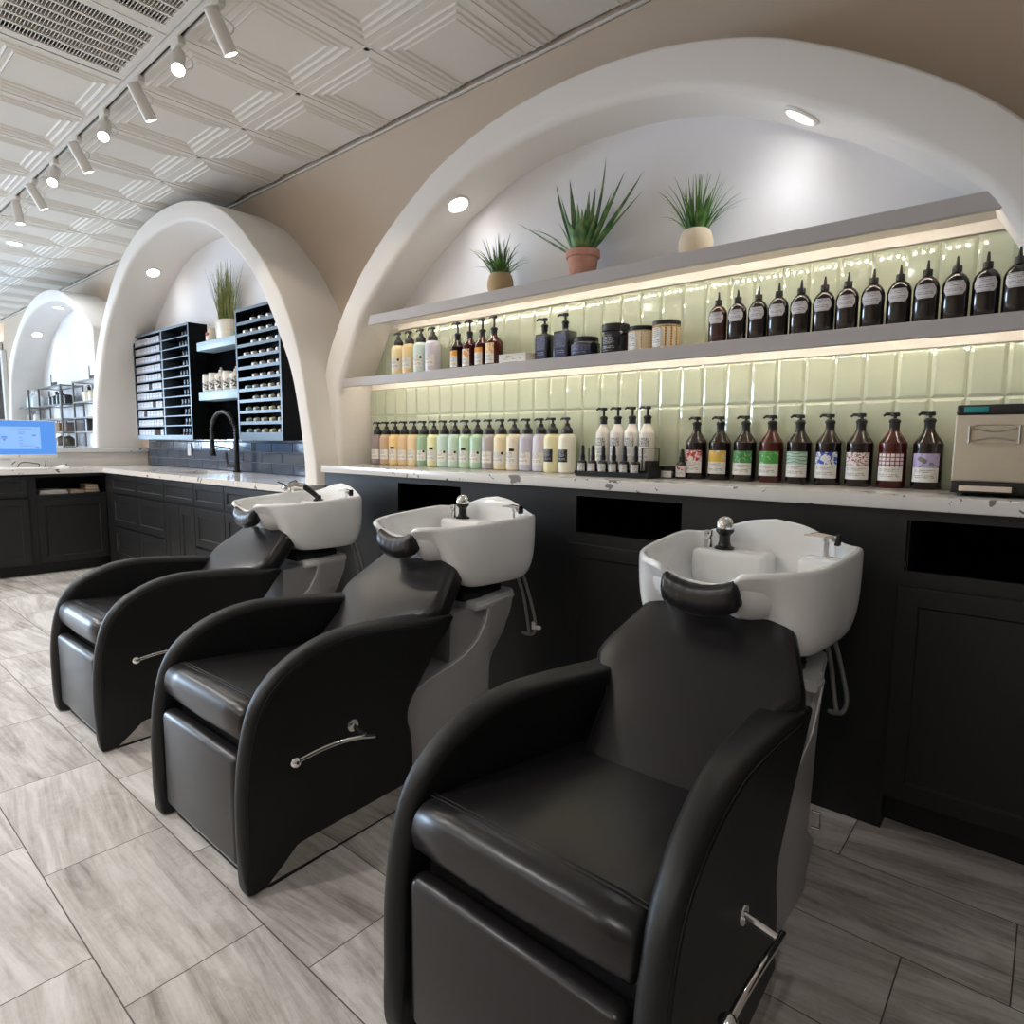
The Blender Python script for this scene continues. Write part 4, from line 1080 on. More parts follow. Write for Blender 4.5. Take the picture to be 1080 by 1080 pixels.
LAB = [('red scribble label', label_mat('label_red_scribble', WH, rgb(70, 70, 70), 'blob', .52, c1=rgb(226, 214, 208), c2=rgb(186, 34, 48), sc=6, th=.5)),
       ('yellow-topped label', label_mat('label_yellow_figure', WH, rgb(70, 70, 70), 'blob', .52, c1=rgb(222, 184, 78), c2=rgb(206, 204, 196), sc=2.3, th=.56)),
       ('green leafy label', label_mat('label_green_leaf', WH, rgb(70, 70, 70), 'blob', .5, c1=rgb(64, 138, 66), c2=rgb(150, 180, 140), sc=8, th=.58)),
       ('bright green label on red-brown glass', label_mat('label_green_bright', WH, rgb(70, 70, 70), 'blob', .5, c1=rgb(72, 152, 66), c2=rgb(186, 196, 150), sc=6, th=.62)),
       ('pale mint swirl label', label_mat('label_mint_swirl', WH, rgb(70, 70, 70), 'wave', .5, c1=rgb(178, 206, 188), c2=rgb(120, 150, 136), sc=10, th=.78)),
       ('blue and white label', label_mat('label_blue_wave', WH, rgb(70, 70, 70), 'blob', .54, c1=rgb(226, 226, 224), c2=rgb(40, 76, 172), sc=5, th=.5)),
       ('maroon branching label', label_mat('label_maroon_branch', WH, rgb(90, 60, 60), 'lines', .5, c1=rgb(228, 222, 216), c2=rgb(136, 30, 50), sc=2.6)),
       ('maroon grid label', label_mat('label_maroon_grid', WH, rgb(90, 60, 60), 'check', .5, c1=rgb(226, 220, 216), c2=rgb(120, 48, 62), sc=6)),
       ('lavender label with grey-green trees', label_mat('label_lavender_trees', WH, rgb(70, 70, 70), 'blob', .5, c1=rgb(182, 168, 206), c2=rgb(112, 116, 108), sc=4, th=.57))]
for i, (nm, lm) in enumerate(LAB):
    cone_bottle((-1.141 + i * .1012, 2.492, CT), 'dark brown pump bottle with %s on the counter' % nm, lm, red=i in (3, 7), group='brown pump bottles on the counter', ang=.2 * (i % 3), la=56)
    
ORA = [label_mat('label_orange_%d' % i, WH, rgb(80, 70, 60), 'blob', sp, c1=rgb(232, 158, 52), c2=c2, sc=sc, th=th) for i, (sp, c2, sc, th) in enumerate([(.66, rgb(240, 190, 90), 2, .7), (.5, rgb(234, 226, 212), 5, .5), (.72, rgb(240, 190, 90), 2, .7), (.5, rgb(236, 216, 180), 7, .45)])]
for i in range(4):
    cone_bottle((-2.478 + i * .0905, 2.43 if i < 3 else 2.42, SZ), ['dark brown pump bottle with orange-topped label, leftmost of the orange-label set', 'red-brown pump bottle with orange speckled label, second of the orange-label set', 'red-brown pump bottle with narrow orange band, third of the orange-label set', 'red-brown pump bottle with striped orange label, beside the small carton'][i],
                ORA[i], r=.041 if i < 3 else .045, h1=.118, h2=.158, tot=.252, lz=(.012, .10 if i < 3 else .112), red=i > 0, group='orange-label pump bottles on the lower shelf', ang=.25 - .1 * i, la=40)
# small carton lying on the lower shelf
t = thing('carton', 'small white carton lying on the lower shelf beside the brown bottles', 'box', (-2.045, 2.425, SZ))
MB().box(-.085, .085, -.055, .055, 0, .046).build('body', mat('carton_card', rgb(226, 222, 214), .6), t, smooth=0)
MB().add([(-.083, -.0555, .003), (.083, -.0555, .003), (.083, -.0555, .043), (-.083, -.0555, .043)], [(0, 1, 2, 3)], 0, [[(0, 0), (1, 0), (1, 1), (0, 1)]]).build('printed_face', label_mat('carton_print', WH, rgb(80, 70, 60), 'blob', .74, lines=3, c1=rgb(226, 222, 214), c2=rgb(226, 160, 80), sc=4, th=.6), t, smooth=0, fixn=False)

# blue-black set
LB = label_mat('label_navy', rgb(44, 52, 88), rgb(170, 176, 200), 'lines', .42, lines=6, c1=rgb(40, 46, 78), c2=rgb(150, 156, 184), sc=9)
def square_bottle(loc, w, d, h, tot, label, ang=0):
    t = thing('pump_bottle', label, 'bottle', loc, 0, 'navy-label square bottles')
    b = MB().rbox(-w / 2, w / 2, -d / 2, d / 2, 0, h, .008, 3).lathe([(0, h - .002), (.02, h - .002), (.016, h + .006), (.012, h + .008), (.012, h + .014), (0, h + .014)], 18)
    b.build('body', M['navy_plastic'], t); pump(h + .012, t, .024, tot - h - .012, ang, .03)
    e = -d / 2 - .0008
    MB().add([(-w * .34, e, h * .07), (w * .34, e, h * .07), (w * .34, e, h * .9), (-w * .34, e, h * .9)], [(0, 1, 2, 3)], 0, [[(0, 0), (1, 0), (1, 1), (0, 1)]]).build('label', LB, t, smooth=0, fixn=False)
M['navy_plastic'] = mat('navy_black_plastic', rgb(22, 24, 34), .22, coat=.3)
square_bottle((-1.893, 2.43, SZ), .075, .06, .127, .203, 'navy-black square pump bottle on the lower shelf, the narrower one on the left', .5)
square_bottle((-1.780, 2.44, SZ), .088, .075, .132, .214, 'navy-black square pump bottle on the lower shelf, the wider one beside the squat jar', .2)
def jar(loc, label, r, h, lidr, lidh, body, lid, lab=None, lz=(0, 1), la=50, neck=True, group=None, a0=0):
    t = thing('jar', label, 'jar', loc, 0, group)
    MB().lathe([(0, 0), (r - .006, 0), (r, .006), (r, h - .012), (r - .004, h - .003), (lidr * .96, h), (0, h)], 32).build('body', body, t, smooth=50)
    MB().lathe([(0, h + .001), (lidr, h + .001), (lidr, h + lidh - .003), (lidr - .003, h + lidh), (0, h + lidh)], 32).build('lid', lid, t)
    if lab: patch(r + .0006, r + .0006, a0 - la, a0 + la, h * lz[0], h * lz[1], 14).build('label', lab, t, fixn=False)
    return t
jar((-1.653, 2.425, SZ), 'squat black jar with navy label on the lower shelf', .066, .066, .056, .022, M['navy_plastic'], M['black_plastic'], LB, (.12, .78), 50)
jar((-1.503, 2.43, SZ), 'tall plain black jar with white print on the lower shelf', .059, .100, .060, .028, M['navy_plastic'], M['black_plastic'], label_mat('label_black_print', rgb(22, 24, 30), rgb(225, 225, 225), split=1.1, lines=5), (.1, .72), 40)
CHK = label_mat('label_gold_check', rgb(236, 226, 206), rgb(80, 70, 60), 'check', -.1, c1=rgb(240, 228, 200), c2=rgb(226, 176, 96), sc=26, vs=5)
DOT = label_mat('label_orange_dots', rgb(236, 190, 110), rgb(80, 70, 60), 'dots', -.1, c1=rgb(238, 184, 92), c2=rgb(86, 34, 22), sc=30, vs=10)
for x, y, lab, nm, hh in ((-1.375, 2.43, CHK, 'cream jar with gold check pattern and black lid on the lower shelf', .086), (-1.257, 2.42, DOT, 'orange jar with dark dot pattern and black lid on the lower shelf', .095)):
    t = jar((x, y, SZ), nm, .056, hh, .0575, .018, cm((238, 226, 200)), M['black_plastic'], lab, (.04, .94), 178, group='patterned jars on the lower shelf')
    patch(.0572, .0572, -42, 8, hh * .08, hh * .86, 8, .25, .2).build('label', M['lab'], t, fixn=False)

# thirteen nozzle bottles
NB = None; BRN = mat('black_brown_bottle', (.0085, .0045, .004, 1), .10, spec=.5, coat=.3); BRR = mat('brown_bottle', (.035, .010, .007, 1), .10, spec=.5, coat=.3)
def nozzle(loc, label, body):
    t = thing('nozzle_bottle', label, 'bottle', loc, 0, 'nozzle bottles on the lower shelf'); r = .0355
    MB().lathe([(0, 0), (r - .004, 0), (r, .005), (r, .112), (r - .003, .125), (r - .011, .138), (.014, .147), (.011, .150), (0, .150)], 30, sy=.72).build('body', body, t, smooth=60)
    MB().lathe([(0, .148), (.0135, .148), (.0135, .166), (.0125, .168), (.006, .169), (.0028, .197), (0, .198)], 16).build('nozzle_cap', M['black_plastic'], t)
    patch(r + .0006, r * .72 + .0006, -50, 50, .078, .120, 12, .28, .34).build('label', M['lab_plaque'], t, fixn=False); return t
for i in range(13):
    x = -1.040 + i * .0757; lab = '%s nozzle bottle with pale plaque label, %s from the left on the lower shelf' % ('brown' if i == 0 else 'black-brown', ORD[i])
    if i == 0: nozzle((x, 2.42, SZ), lab, BRR)
    elif i == 1: NB = nozzle((x, 2.42, SZ), lab, BRN)
    else: dup(NB, (x, 2.42 + .004 * ((i * 7) % 3 - 1), SZ), lab)

# four tall white bottles and the dropper tray
WL = label_mat('label_black_art', rgb(238, 236, 230), rgb(60, 60, 60), 'lines', .62, lines=9, c1=rgb(220, 218, 212), c2=rgb(20, 20, 22), sc=5)
WB = (cm((240, 236, 226), .28), cm((240, 236, 226), .28))
for i in range(4):
    cone_bottle((-1.578 + i * .0735, 2.47, CT), 'tall white pump bottle with black art label, %s from the left behind the dropper tray' % ORD[i], WL, r=.034, h1=.190, h2=.228, tot=.304, lz=(.07, .168), body=WB, group='white pump bottles behind the tray', ang=.3, la=44)
t = thing('display_tray', 'black wire display tray holding six dropper bottles on the counter', 'tray', (-1.425, 2.37, CT))
MB().rbox(-.20, .163, -.055, .055, 0, .008, .003, 2).box(-.20, .163, -.055, -.050, .008, .022).box(.158, .163, -.050, .055, .008, .05).build('base', M['black_matte'], t, smooth=0)
MB().box(-.165, .122, -.004, .002, .008, .030).box(.122, .154, -.012, .05, .008, .072).build('riser', M['black_matte'], t, smooth=0)
w = MB()
for a, b in ((-.197, -.115), (.075, .154)):
    w.tube([(a, .05, .004), (a, .05, .122), (b, .05, .122), (b, .05, .004)], .003, 8)
w.build('wire_end', M['black_plastic'], t, smooth=40)
DRO = None; DL = label_mat('label_dropper', rgb(226, 224, 220), rgb(40, 40, 40), 'lines', .6, lines=6, c1=rgb(226, 224, 220), c2=rgb(40, 40, 44), sc=4)
for i in range(6):
    x = -1.602 + i * .0532; lab = 'small dark dropper bottle with white label, %s from the left in the tray' % ORD[i]
    if not DRO:
        DRO = thing('dropper_bottle', lab, 'bottle', (x, 2.3415, CT + .0086), 0, 'dropper bottles in the tray')
        MB().lathe([(0, 0), (.0195, 0), (.021, .003), (.021, .050), (.018, .057), (.009, .063), (.009, .068), (0, .068)], 20).build('body', BRN, DRO, smooth=50)
        MB().lathe([(0, .064), (.0115, .064), (.0115, .082), (.009, .084), (.0085, .112), (.006, .124), (0, .127)], 16).build('dropper', M['black_plastic'], DRO)
        patch(.0216, .0216, -62, 62, .006, .047).build('label', DL, DRO, fixn=False)
    else: dup(DRO, (x, 2.3415, CT + .0086), lab)
jar((-1.243, 2.455, CT), 'small flat black jar with pale label on the counter beside the tray', .036, .034, .036, .018, M['navy_plastic'], M['black_plastic'], M['lab'], (.12, .9), 46)
t = thing('dropper_bottle', 'small dark dropper bottle with pink-marked label beside the flat black jar', 'bottle', (-1.186, 2.46, CT))
MB().lathe([(0, 0), (.0225, 0), (.024, .003), (.024, .056), (.020, .064), (.010, .071), (.010, .076), (0, .076)], 20).build('body', BRN, t, smooth=50)
MB().lathe([(0, .072), (.0125, .072), (.0125, .090), (.009, .092), (.0085, .108), (.006, .120), (0, .122)], 16).build('dropper', M['black_plastic'], t)
patch(.0246, .0246, -60, 60, .008, .054).build('label', label_mat('label_pink_mark', WH, rgb(60, 60, 60), 'blob', .55, lines=5, c1=rgb(232, 224, 220), c2=rgb(180, 60, 76), sc=4, th=.56), t, fixn=False)

# towel warmer cabinet
t = thing('towel_warmer', 'champagne towel warmer with black trim on the counter', 'towel warmer', (.01, 2.40, CT)); X0, X1, F = -.248, .21, -.15
MB().rbox(X0, X1, F + .012, .14, .232, .262, .006).build('top', M['black_plastic'], t)
MB().rbox(X0 + .002, X1 - .002, F + .014, .135, .012, .234, .006).build('body', M['champagne'], t)
d = MB().rbox(X0, X1, F, F + .014, .042, .232, .005).build('door', M['champagne'], t)
hx0, hx1, hz0, hz1 = -.214, -.096, .146, .208
h = MB(); pts = []
n = 36
def sq(a, kx, kz):
    c_, s_ = math.cos(a), math.sin(a); return ((hx0 + hx1) / 2 + kx * math.copysign(abs(c_) ** .35, c_), (hz0 + hz1) / 2 + kz * math.copysign(abs(s_) ** .6, s_))
rg = []
for kx, kz, y in ((.059, .031, F + .001), (.059, .031, F - .004), (.055, .027, F - .004), (.053, .025, F + .0), (.050, .022, F - .0005)):
    rg.append([(sq(2 * PI * k / n, kx, kz)[0], y, sq(2 * PI * k / n, kx, kz)[1]) for k in range(n)])
h.loft(rg, True, True); h.build('handle', M['champagne'], d, smooth=40)
MB().tube([(hx0 + .002, F - .004, hz0 + .006), (hx0 + .002, F - .004, hz1 - .006)], .003, 8).tube([(hx1 - .002, F - .004, hz0 + .006), (hx1 - .002, F - .004, hz1 - .006)], .003, 8).tube([(hx0 + .01, F - .003, hz1 - .014), ((hx0 + hx1) / 2, F - .003, hz1 - .024), (hx1 - .01, F - .003, hz1 - .014)], .0022, 8).tube([(hx0 + .01, F - .003, hz0 + .014), ((hx0 + hx1) / 2, F - .003, hz0 + .023), (hx1 - .01, F - .003, hz0 + .014)], .0022, 8).build('grip_rim', M['steel'], d)
MB().rbox(X0, X1, F + .002, .135, .008, .042, .004).build('base', M['black_plastic'], t)
MB().rbox(X0 + .02, X0 + .15, F - .03, F + .03, .012, .020, .002, 2).box(X0 + .02, X0 + .15, F - .03, F - .026, .020, .032).build('drip_tray', M['black_plastic'], t)
MB().rbox(X0 + .024, X0 + .145, F - .033, F - .0305, .016, .032, .001, 1).build('tray_lip', M['chrome'], t)
for x in (X0 + .03, X1 - .03):
    for y in (F + .04, .11): MB().lathe([(0, 0), (.014, 0), (.012, .010), (0, .010)], 14, (x, y, -.0003)).build('foot', M['black_plastic'], t)
MB().rbox(X0 + .018, X0 + .075, F + .0105, F + .0125, .240, .256, .004, 3).build('indicator_panel', M['teal'], t)

# ------------------------------------------------------------------ plants
def blade(m, base, az, L, lean, curl, w, th=.25, n=9, mi=0):
    """one leaf: rises, leans out along az and curls"""
    p = Vector(base); el = PI / 2 - lean; pts = []; d = Vector((math.cos(az), math.sin(az), 0)); side = Vector((-math.sin(az), math.cos(az), 0)); rings = []
    for i in range(n + 1):
        u = i / n; e = el - curl * u * u; t = d * math.cos(e) + Vector((0, 0, 1)) * math.sin(e); nn = t.cross(side)
        ww = w * (1 - u ** 1.6) * (.75 + .5 * min(1, u * 4)) * .5 + .0004; tt = ww * th
        rings.append([p + side * ww, p + nn * tt * .2 - side * 0, p - side * ww, p - nn * tt]); p = p + t * (L / n)
    m.loft(rings, True, True, mi)
def grass_plant(loc, label, pot_m, seed, n=70, lo=.10, hi=.24, spread=.75):
    r = random.Random(seed); t = thing('potted_grass', label, 'plant', loc, 0, 'small potted grasses on the upper shelf')
    MB().lathe([(0, 0), (.042, 0), (.056, .012), (.066, .040), (.066, .066), (.057, .096), (.047, .106), (.043, .104), (.043, .092), (0, .092)], 30).build('pot', pot_m, t, smooth=60)
    MB().lathe([(0, .091), (.042, .091), (.042, .095), (0, .097)], 20).build('soil', M['soil'], t)
    g = MB()
    for k in range(n):
        a = r.uniform(0, 2 * PI); rr = .036 * math.sqrt(r.random()); e = r.random(); L = r.uniform(lo, hi) * (1 - .12 * e)
        blade(g, (rr * math.cos(a), rr * math.sin(a), .092), a + r.uniform(-.5, .5), L, spread * e * .8 + .03, spread * 1.3 * e ** 1.5, r.uniform(.006, .0105), .35)
    o = g.build('leaves', M['grass'], t, smooth=50); o['kind'] = 'stuff'; return t
grass_plant((-2.185, 2.44, TZ), 'small green grass in a round sand-coloured pot, left of the aloe', M['stone_pot'], 3, 90, .10, .215, 1.0)
grass_plant((-1.152, 2.44, TZ), 'small green grass in a round cream pot, right of the aloe', M['cream_pot'], 5, 95, .12, .235, .85)
t = thing('potted_aloe', 'spiky aloe in a weathered terracotta pot on the upper shelf', 'plant', (-1.69, 2.44, TZ))
MB().lathe([(0, 0), (.054, 0), (.058, .004), (.068, .092), (.076, .094), (.078, .100), (.076, .122), (.070, .126), (.065, .122), (.063, .104), (0, .104)], 32).build('pot', M['terracotta'], t, smooth=40)
MB().lathe([(0, .103), (.0635, .103), (.0635, .108), (0, .112)], 20).build('soil', M['soil'], t)
AL = [(178, .44, 1.00, .05, .030, 0), (168, .40, .50, -.28, .032, 1), (200, .26, .80, .65, .022, 0), (176, .36, .16, .0, .050, 0), (95, .30, .06, .02, .036, 0), (12, .42, .24, -.22, .034, 0), (-10, .36, .62, .0, .028, 1), (8, .34, .80, .1, .024, 0),
      (0, .40, .78, -.12, .032, 1), (350, .28, .16, .0, .040, 1), (-90, .22, .10, .0, .040, 1), (-60, .19, .3, .1, .034, 1), (120, .26, .3, 0, .032, 0), (60, .27, .4, 0, .03, 0), (-120, .19, .35, .1, .036, 0), (210, .18, .45, .2, .03, 0), (330, .17, .5, .2, .03, 1), (270, .15, .5, .3, .03, 0), (188, .30, .30, .05, .036, 0), (5, .27, .42, .0, .034, 0)]
for az, L, le, cu, wd, _ in AL:
    a = math.radians(az); m = MB(); blade(m, (.026 * math.cos(a), .026 * math.sin(a), .100), a, L, le, cu, wd, .55, 12); m.build('leaf', M['aloe'], t, smooth=60)
r = random.Random(11)
t = thing('potted_reed', 'tall thin reed grass in a cream enamel pot between the wall racks', 'plant', (-5.175, 2.475, 1.9925))
MB().lathe([(0, 0), (.120, 0), (.130, .01), (.142, .13), (.150, .134), (.150, .145), (.140, .145), (.132, .12), (0, .12)], 30, sy=.52).lathe([(.134, .06), (.139, .062), (.141, .074), (.136, .076), (.134, .06)], 30, sy=.52, caps=False).build('pot', M['cream_ceramic'], t, smooth=45)
g = MB()
for k in range(170):
    a = r.uniform(0, 2 * PI); rr = .10 * math.sqrt(r.random()); e = r.random() ** 1.5
    blade(g, (rr * math.cos(a), .45 * rr * math.sin(a), .118), r.choice([0, PI]) + r.uniform(-.5, .5), r.uniform(.26, .50), .38 * e, .12 * e, r.uniform(.003, .0055), .3, 6)
o = g.build('leaves', M['reed'], t, smooth=50); o['kind'] = 'stuff'
t = thing('enamel_jug', 'small cream jug with a red mark left of the reed pot', 'jug', (-5.44, 2.475, 1.9925))
MB().lathe([(0, 0), (.040, 0), (.052, .015), (.050, .06), (.034, .095), (.036, .115), (.032, .115), (.030, .095), (0, .09)], 22).tube(cat_rom([(-.036, 0, .10), (-.075, 0, .10), (-.080, 0, .055), (-.05, 0, .03)], 6), .006, 8).build('body', M['cream_ceramic'], t, smooth=60)
patch(.0515, .0515, -25, 35, .05, .078, 5, .4).build('red_mark', M['red'], t, fixn=False)
# white bottles on the lower pale blue shelf
BL = label_mat('label_dark_art', rgb(230, 226, 216), rgb(60, 60, 60), 'blob', .1, lines=6, c1=rgb(226, 222, 214), c2=rgb(50, 50, 48), sc=4, th=.5)
for i, (x, h, k) in enumerate(((-5.50, .145, 0), (-5.385, .150, 0), (-5.265, .17, 1), (-5.135, .150, 0), (-5.005, .160, 1))):
    t = thing('white_bottle', 'white product %s with dark art label, %s from the left on the pale shelf' % ('bottle' if k else 'canister', ORD[i]), 'bottle', (x, 2.455, 1.5853), 0, 'white containers on the pale blue shelf')
    prof = [(0, 0), (.044, 0), (.048, .004), (.048, h - .024), (.046, h - .018), (0, h - .018)] if not k else [(0, 0), (.046, 0), (.05, .004), (.05, h - .05), (.046, h - .036), (.022, h - .022), (0, h - .022)]
    MB().lathe(prof, 26).build('body', cm((238, 234, 224)), t, smooth=50)
    MB().lathe([(0, h - .019), (.047 if not k else .018, h - .019), (.046 if not k else .016, h), (0, h)] if not k else [(0, h - .022), (.02, h - .022), (.018, h), (.008, h + .004), (.008, h + .02), (0, h + .02)], 22).build('cap', cm((226, 222, 214)), t)
    patch(.0486 if not k else .0506, .0486 if not k else .0506, -60, 60, .012, h - .06).build('label', BL, t, fixn=False)

# ------------------------------------------------------------------ computer on the peninsula
SX = -6.90
t = thing('desktop_computer', 'white all-in-one computer with blue screen on the peninsula counter', 'computer', (SX, 1.30, .92))
def Q(y, z): return (0, y - 1.30, z - .92)
MB().rbox(-.030, 0, -.39, .39, .093, .424, .004, 2).build('case', M['white_plastic'], t)
scr = mat('screen_blue', (.01, .015, .03, 1), .25, emit=rgb(84, 148, 232), estr=.85); dlg = mat('screen_window', (.01, .015, .03, 1), .25, emit=rgb(136, 180, 240), estr=.95); ink = mat('screen_ink', rgb(60, 90, 170), .3, emit=rgb(52, 84, 170), estr=.6); lite = mat('screen_light', rgb(190, 214, 244), .3, emit=rgb(176, 206, 246), estr=.95)
s_ = MB().box(.0005, .0015, -.383, .383, .126, .418).build('screen', scr, t, smooth=0)
MB().box(.0016, .0024, -.16, .272, .172, .367).build('dialog_window', dlg, s_, smooth=0)
wi = MB()
for k, rr in enumerate((.012, .024, .036)):
    pts = []
    for q in range(13):
        a = math.radians(45 + 90 * q / 12); pts.append((rr * math.cos(a), rr * math.sin(a)))
    for (a, b), (c_, d_) in zip(pts, pts[1:]):
        v = [(.0026, .013 + a * k1, .247 + b * k1) for a, b, k1 in ((a, b, 1), (c_, d_, 1), (c_, d_, 1 - .006 / rr), (a, b, 1 - .006 / rr))]; wi.add(v, [(0, 1, 2, 3)])
wi.lathe([(0, 0), (.005, 0), (.005, .0008), (0, .0008)], 12, (.0022, .013, .249), axis=(1, 0, 0)); wi.build('wifi_symbol', ink, s_, smooth=0)
tx = MB()
for y0, y1, z in ((.107, .212, .349), (.112, .165, .318), (.112, .15, .306), (.115, .14, .27), (.115, .145, .245), (.115, .14, .222), (.118, .222, .200)): tx.box(.0025, .0030, y0, y1, z - .0018, z + .0018)
tx.box(.0025, .0030, .212, .240, .288, .297).box(.0025, .0030, .228, .255, .181, .189); tx.build('screen_text', ink, s_, smooth=0)
MB().lathe([(0, 0), (.007, 0), (.007, .001), (0, .001)], 18, (.0, .108, .110), axis=(1, 0, 0)).build('round_logo', M['steel'], t)
MB().rbox(-.10, .07, -.12, .12, 0, .010, .004, 2).rbox(-.06, -.03, -.06, .06, .006, .14, .006, 2).build('stand', M['white_plastic'], t)
cb = mat('black_cable', (.01, .01, .01, 1), .5)
for k, pts in enumerate((((-.055, 1.40, .925), (-.05, 1.42, .965), (-.05, 1.46, .975), (-.05, 1.52, .965), (-.05, 1.56, .955), (-.055, 1.555, .925)), ((-.06, 1.60, .925), (-.055, 1.61, .96), (-.06, 1.615, .99)), ((-.06, 1.33, .925), (-.05, 1.36, .955), (-.05, 1.39, .985)))):
    o = MB().tube(cat_rom([(a, b - 1.30, z - .92) for a, b, z in pts], 6), .004, 8).build('cable', cb, t)
t = thing('computer_mouse', 'white computer mouse on the peninsula counter right of the computer', 'mouse', (-6.80, 1.70, .9202), -.4)
rg = []
for k in range(9):
    u = k / 8; y = -.055 + .11 * u; w_ = .031 * math.sin(PI * (.12 + .76 * u)) ** .5; h_ = .034 * math.sin(PI * (.08 + .84 * u)) ** .8
    rg.append([(w_ * math.cos(a), y, max(0, h_ * math.sin(a))) for a in [PI * q / 10 for q in range(11)]])
MB().loft(rg, True, True).build('shell', M['white_plastic'], t, smooth=60); MB().rbox(-.004, .004, .018, .034, .026, .036, .002, 2).build('wheel', M['black_plastic'], t)
t = thing('keyboard', 'slim white keyboard on the peninsula counter below the screen', 'keyboard', (-6.72, 1.36, .9202))
MB().rbox(-.055, .055, -.20, .20, 0, .012, .004, 2).build('base', M['white_plastic'], t)
ky = MB()
for a in range(5):
    for b in range(14): ky.rbox(-.048 + a * .0195, -.031 + a * .0195, -.19 + b * .0272, -.167 + b * .0272, .011, .0155, .001, 1)
ky.build('keys', M['white_trim'], t, smooth=0)

# ------------------------------------------------------------------ wire shelving under the far arch
def etagere(label, x0, x1, y0, y1, zs, top):
    t = thing('wire_shelf', label, 'shelving', ((x0 + x1) / 2, (y0 + y1) / 2, 0), 0, 'wire shelving units'); a, b = (x1 - x0) / 2, (y1 - y0) / 2
    for sx in (-1, 1):
        for sy in (-1, 1): MB().box(sx * a - .009, sx * a + .009, sy * b - .009, sy * b + .009, 0, top).build('post', M['wire'], t, smooth=0)
    for z in zs:
        f = MB()
        for sy in (-1, 1): f.box(-a, a, sy * b - .008, sy * b + .008, z - .018, z - .004)
        for sx in (-1, 1): f.box(sx * a - .008, sx * a + .008, -b, b, z - .018, z - .004)
        fo = f.build('shelf_frame', M['wire'], t, smooth=0)
        MB().box(-a + .011, a - .011, -b + .011, b - .011, z - .012, z).build('glass_pane', M['glass_shelf'], fo, smooth=0)
    return t
Z5 = [.35, .75, 1.10, 1.43, 1.605]
etagere('dark wire shelving unit with glass shelves, left third under the far arch', -11.42, -10.52, 2.30, 2.53, Z5, 1.83)
etagere('dark wire shelving unit with glass shelves, middle third under the far arch', -10.03, -9.085, 2.30, 2.53, Z5[:3] + [1.27, 1.43, 1.605, 1.832], 1.832)
etagere('dark wire shelving unit with glass shelves, right third under the far arch', -8.60, -7.83, 2.30, 2.53, Z5[:3] + [1.27, 1.43, 1.605, 1.832], 1.832)
def far_bottle(x, z, c_, r, h, k, label, y=2.42):
    t = thing('product_bottle', label, 'bottle', (x, y, z + .0005), 0, 'bottles on the wire shelving')
    if k == 'pump':
        MB().lathe([(0, 0), (r, 0), (r, h * .6), (r * .35, h * .74), (0, h * .74)], 16).build('body', cm(c_), t, smooth=40); pump(h * .73, t, .03, h * .3, .2, .035)
    elif k == 'jar':
        MB().lathe([(0, 0), (r, 0), (r, h * .75), (0, h * .75)], 18).build('body', cm(c_), t); MB().lathe([(0, h * .75), (r * 1.02, h * .75), (r * 1.02, h), (0, h)], 18).build('lid', M['black_plastic'], t)
    else:
        MB().lathe([(0, 0), (r, 0), (r, h * .55), (r * .75, h * .68), (r * .3, h * .8), (0, h * .8)], 16).build('body', cm(c_), t, smooth=40); MB().lathe([(0, h * .79), (r * .32, h * .79), (r * .25, h), (0, h)], 12).build('cap', cm((232, 236, 238)), t)
FB = [(-11.20, 1.605, (206, 220, 226), .085, .15, 'c', 'squat pale blue bottle at the left end of the left wire unit'), (-11.03, 1.605, (214, 226, 230), .075, .26, 'c', 'tall pale blue bottle, second on the left wire unit'), (-10.82, 1.605, (206, 222, 228), .08, .24, 'c', 'tall pale blue bottle, third on the left wire unit'), (-10.64, 1.605, (216, 226, 230), .07, .22, 'c', 'pale blue bottle at the right end of the left wire unit'),
      (-11.02, 1.43, (232, 232, 232), .05, .13, 'c', 'small white bottle on the second shelf of the left wire unit'), (-10.68, 1.43, (232, 232, 232), .05, .12, 'c', 'small white bottle, right one on the left unit second shelf'),
      (-9.88, 1.605, (40, 46, 52), .06, .11, 'jar', 'dark jar at the left end of the middle wire unit'), (-9.72, 1.605, (60, 76, 84), .06, .17, 'pump', 'slate pump bottle on the middle wire unit, beside the dark jar'), (-9.54, 1.605, (46, 54, 48), .06, .20, 'pump', 'dark green pump bottle in the middle of the middle wire unit'), (-9.38, 1.605, (34, 36, 38), .065, .12, 'jar', 'black jar near the right post of the middle wire unit'), (-9.22, 1.605, (30, 32, 34), .06, .10, 'jar', 'low black jar at the right end of the middle wire unit'),
      (-8.46, 1.605, (240, 232, 206), .065, .185, 'pump', 'cream pump bottle at the left end of the right wire unit'), (-8.30, 1.605, (236, 226, 200), .06, .18, 'pump', 'cream pump bottle, second on the right wire unit'), (-8.13, 1.605, (232, 230, 220), .05, .12, 'c', 'small white bottle at the right end of the right wire unit'),
      (-9.62, 1.10, (96, 78, 58), .065, .15, 'c', 'brown bottle on the low shelf of the middle wire unit'), (-9.36, 1.10, (84, 74, 52), .065, .15, 'c', 'olive brown bottle, right one on the middle unit low shelf'), (-8.42, 1.27, (34, 34, 36), .07, .14, 'jar', 'black jar on the middle shelf of the right wire unit')]
for a in FB: far_bottle(*a)
for x, lab in ((-9.62, 'tan kraft bag on the mid shelf of the middle wire unit, left one'), (-9.32, 'grey-brown kraft bag on the mid shelf of the middle wire unit, right one')):
    t = thing('paper_bag', lab, 'bag', (x, 2.42, 1.2705), 0, 'bags on the wire shelving')
    MB().rbox(-.09, .09, -.05, .05, 0, .115, .006, 2).build('bag', cm((150, 122, 92) if x < -9.5 else (128, 112, 104), .8), t)
    MB().tube(cat_rom([(-.05, -.03, .113), (-.045, -.03, .129), (.045, -.03, .129), (.05, -.03, .113)], 5), .004, 6).build('strap', cm((90, 72, 54), .8), t)
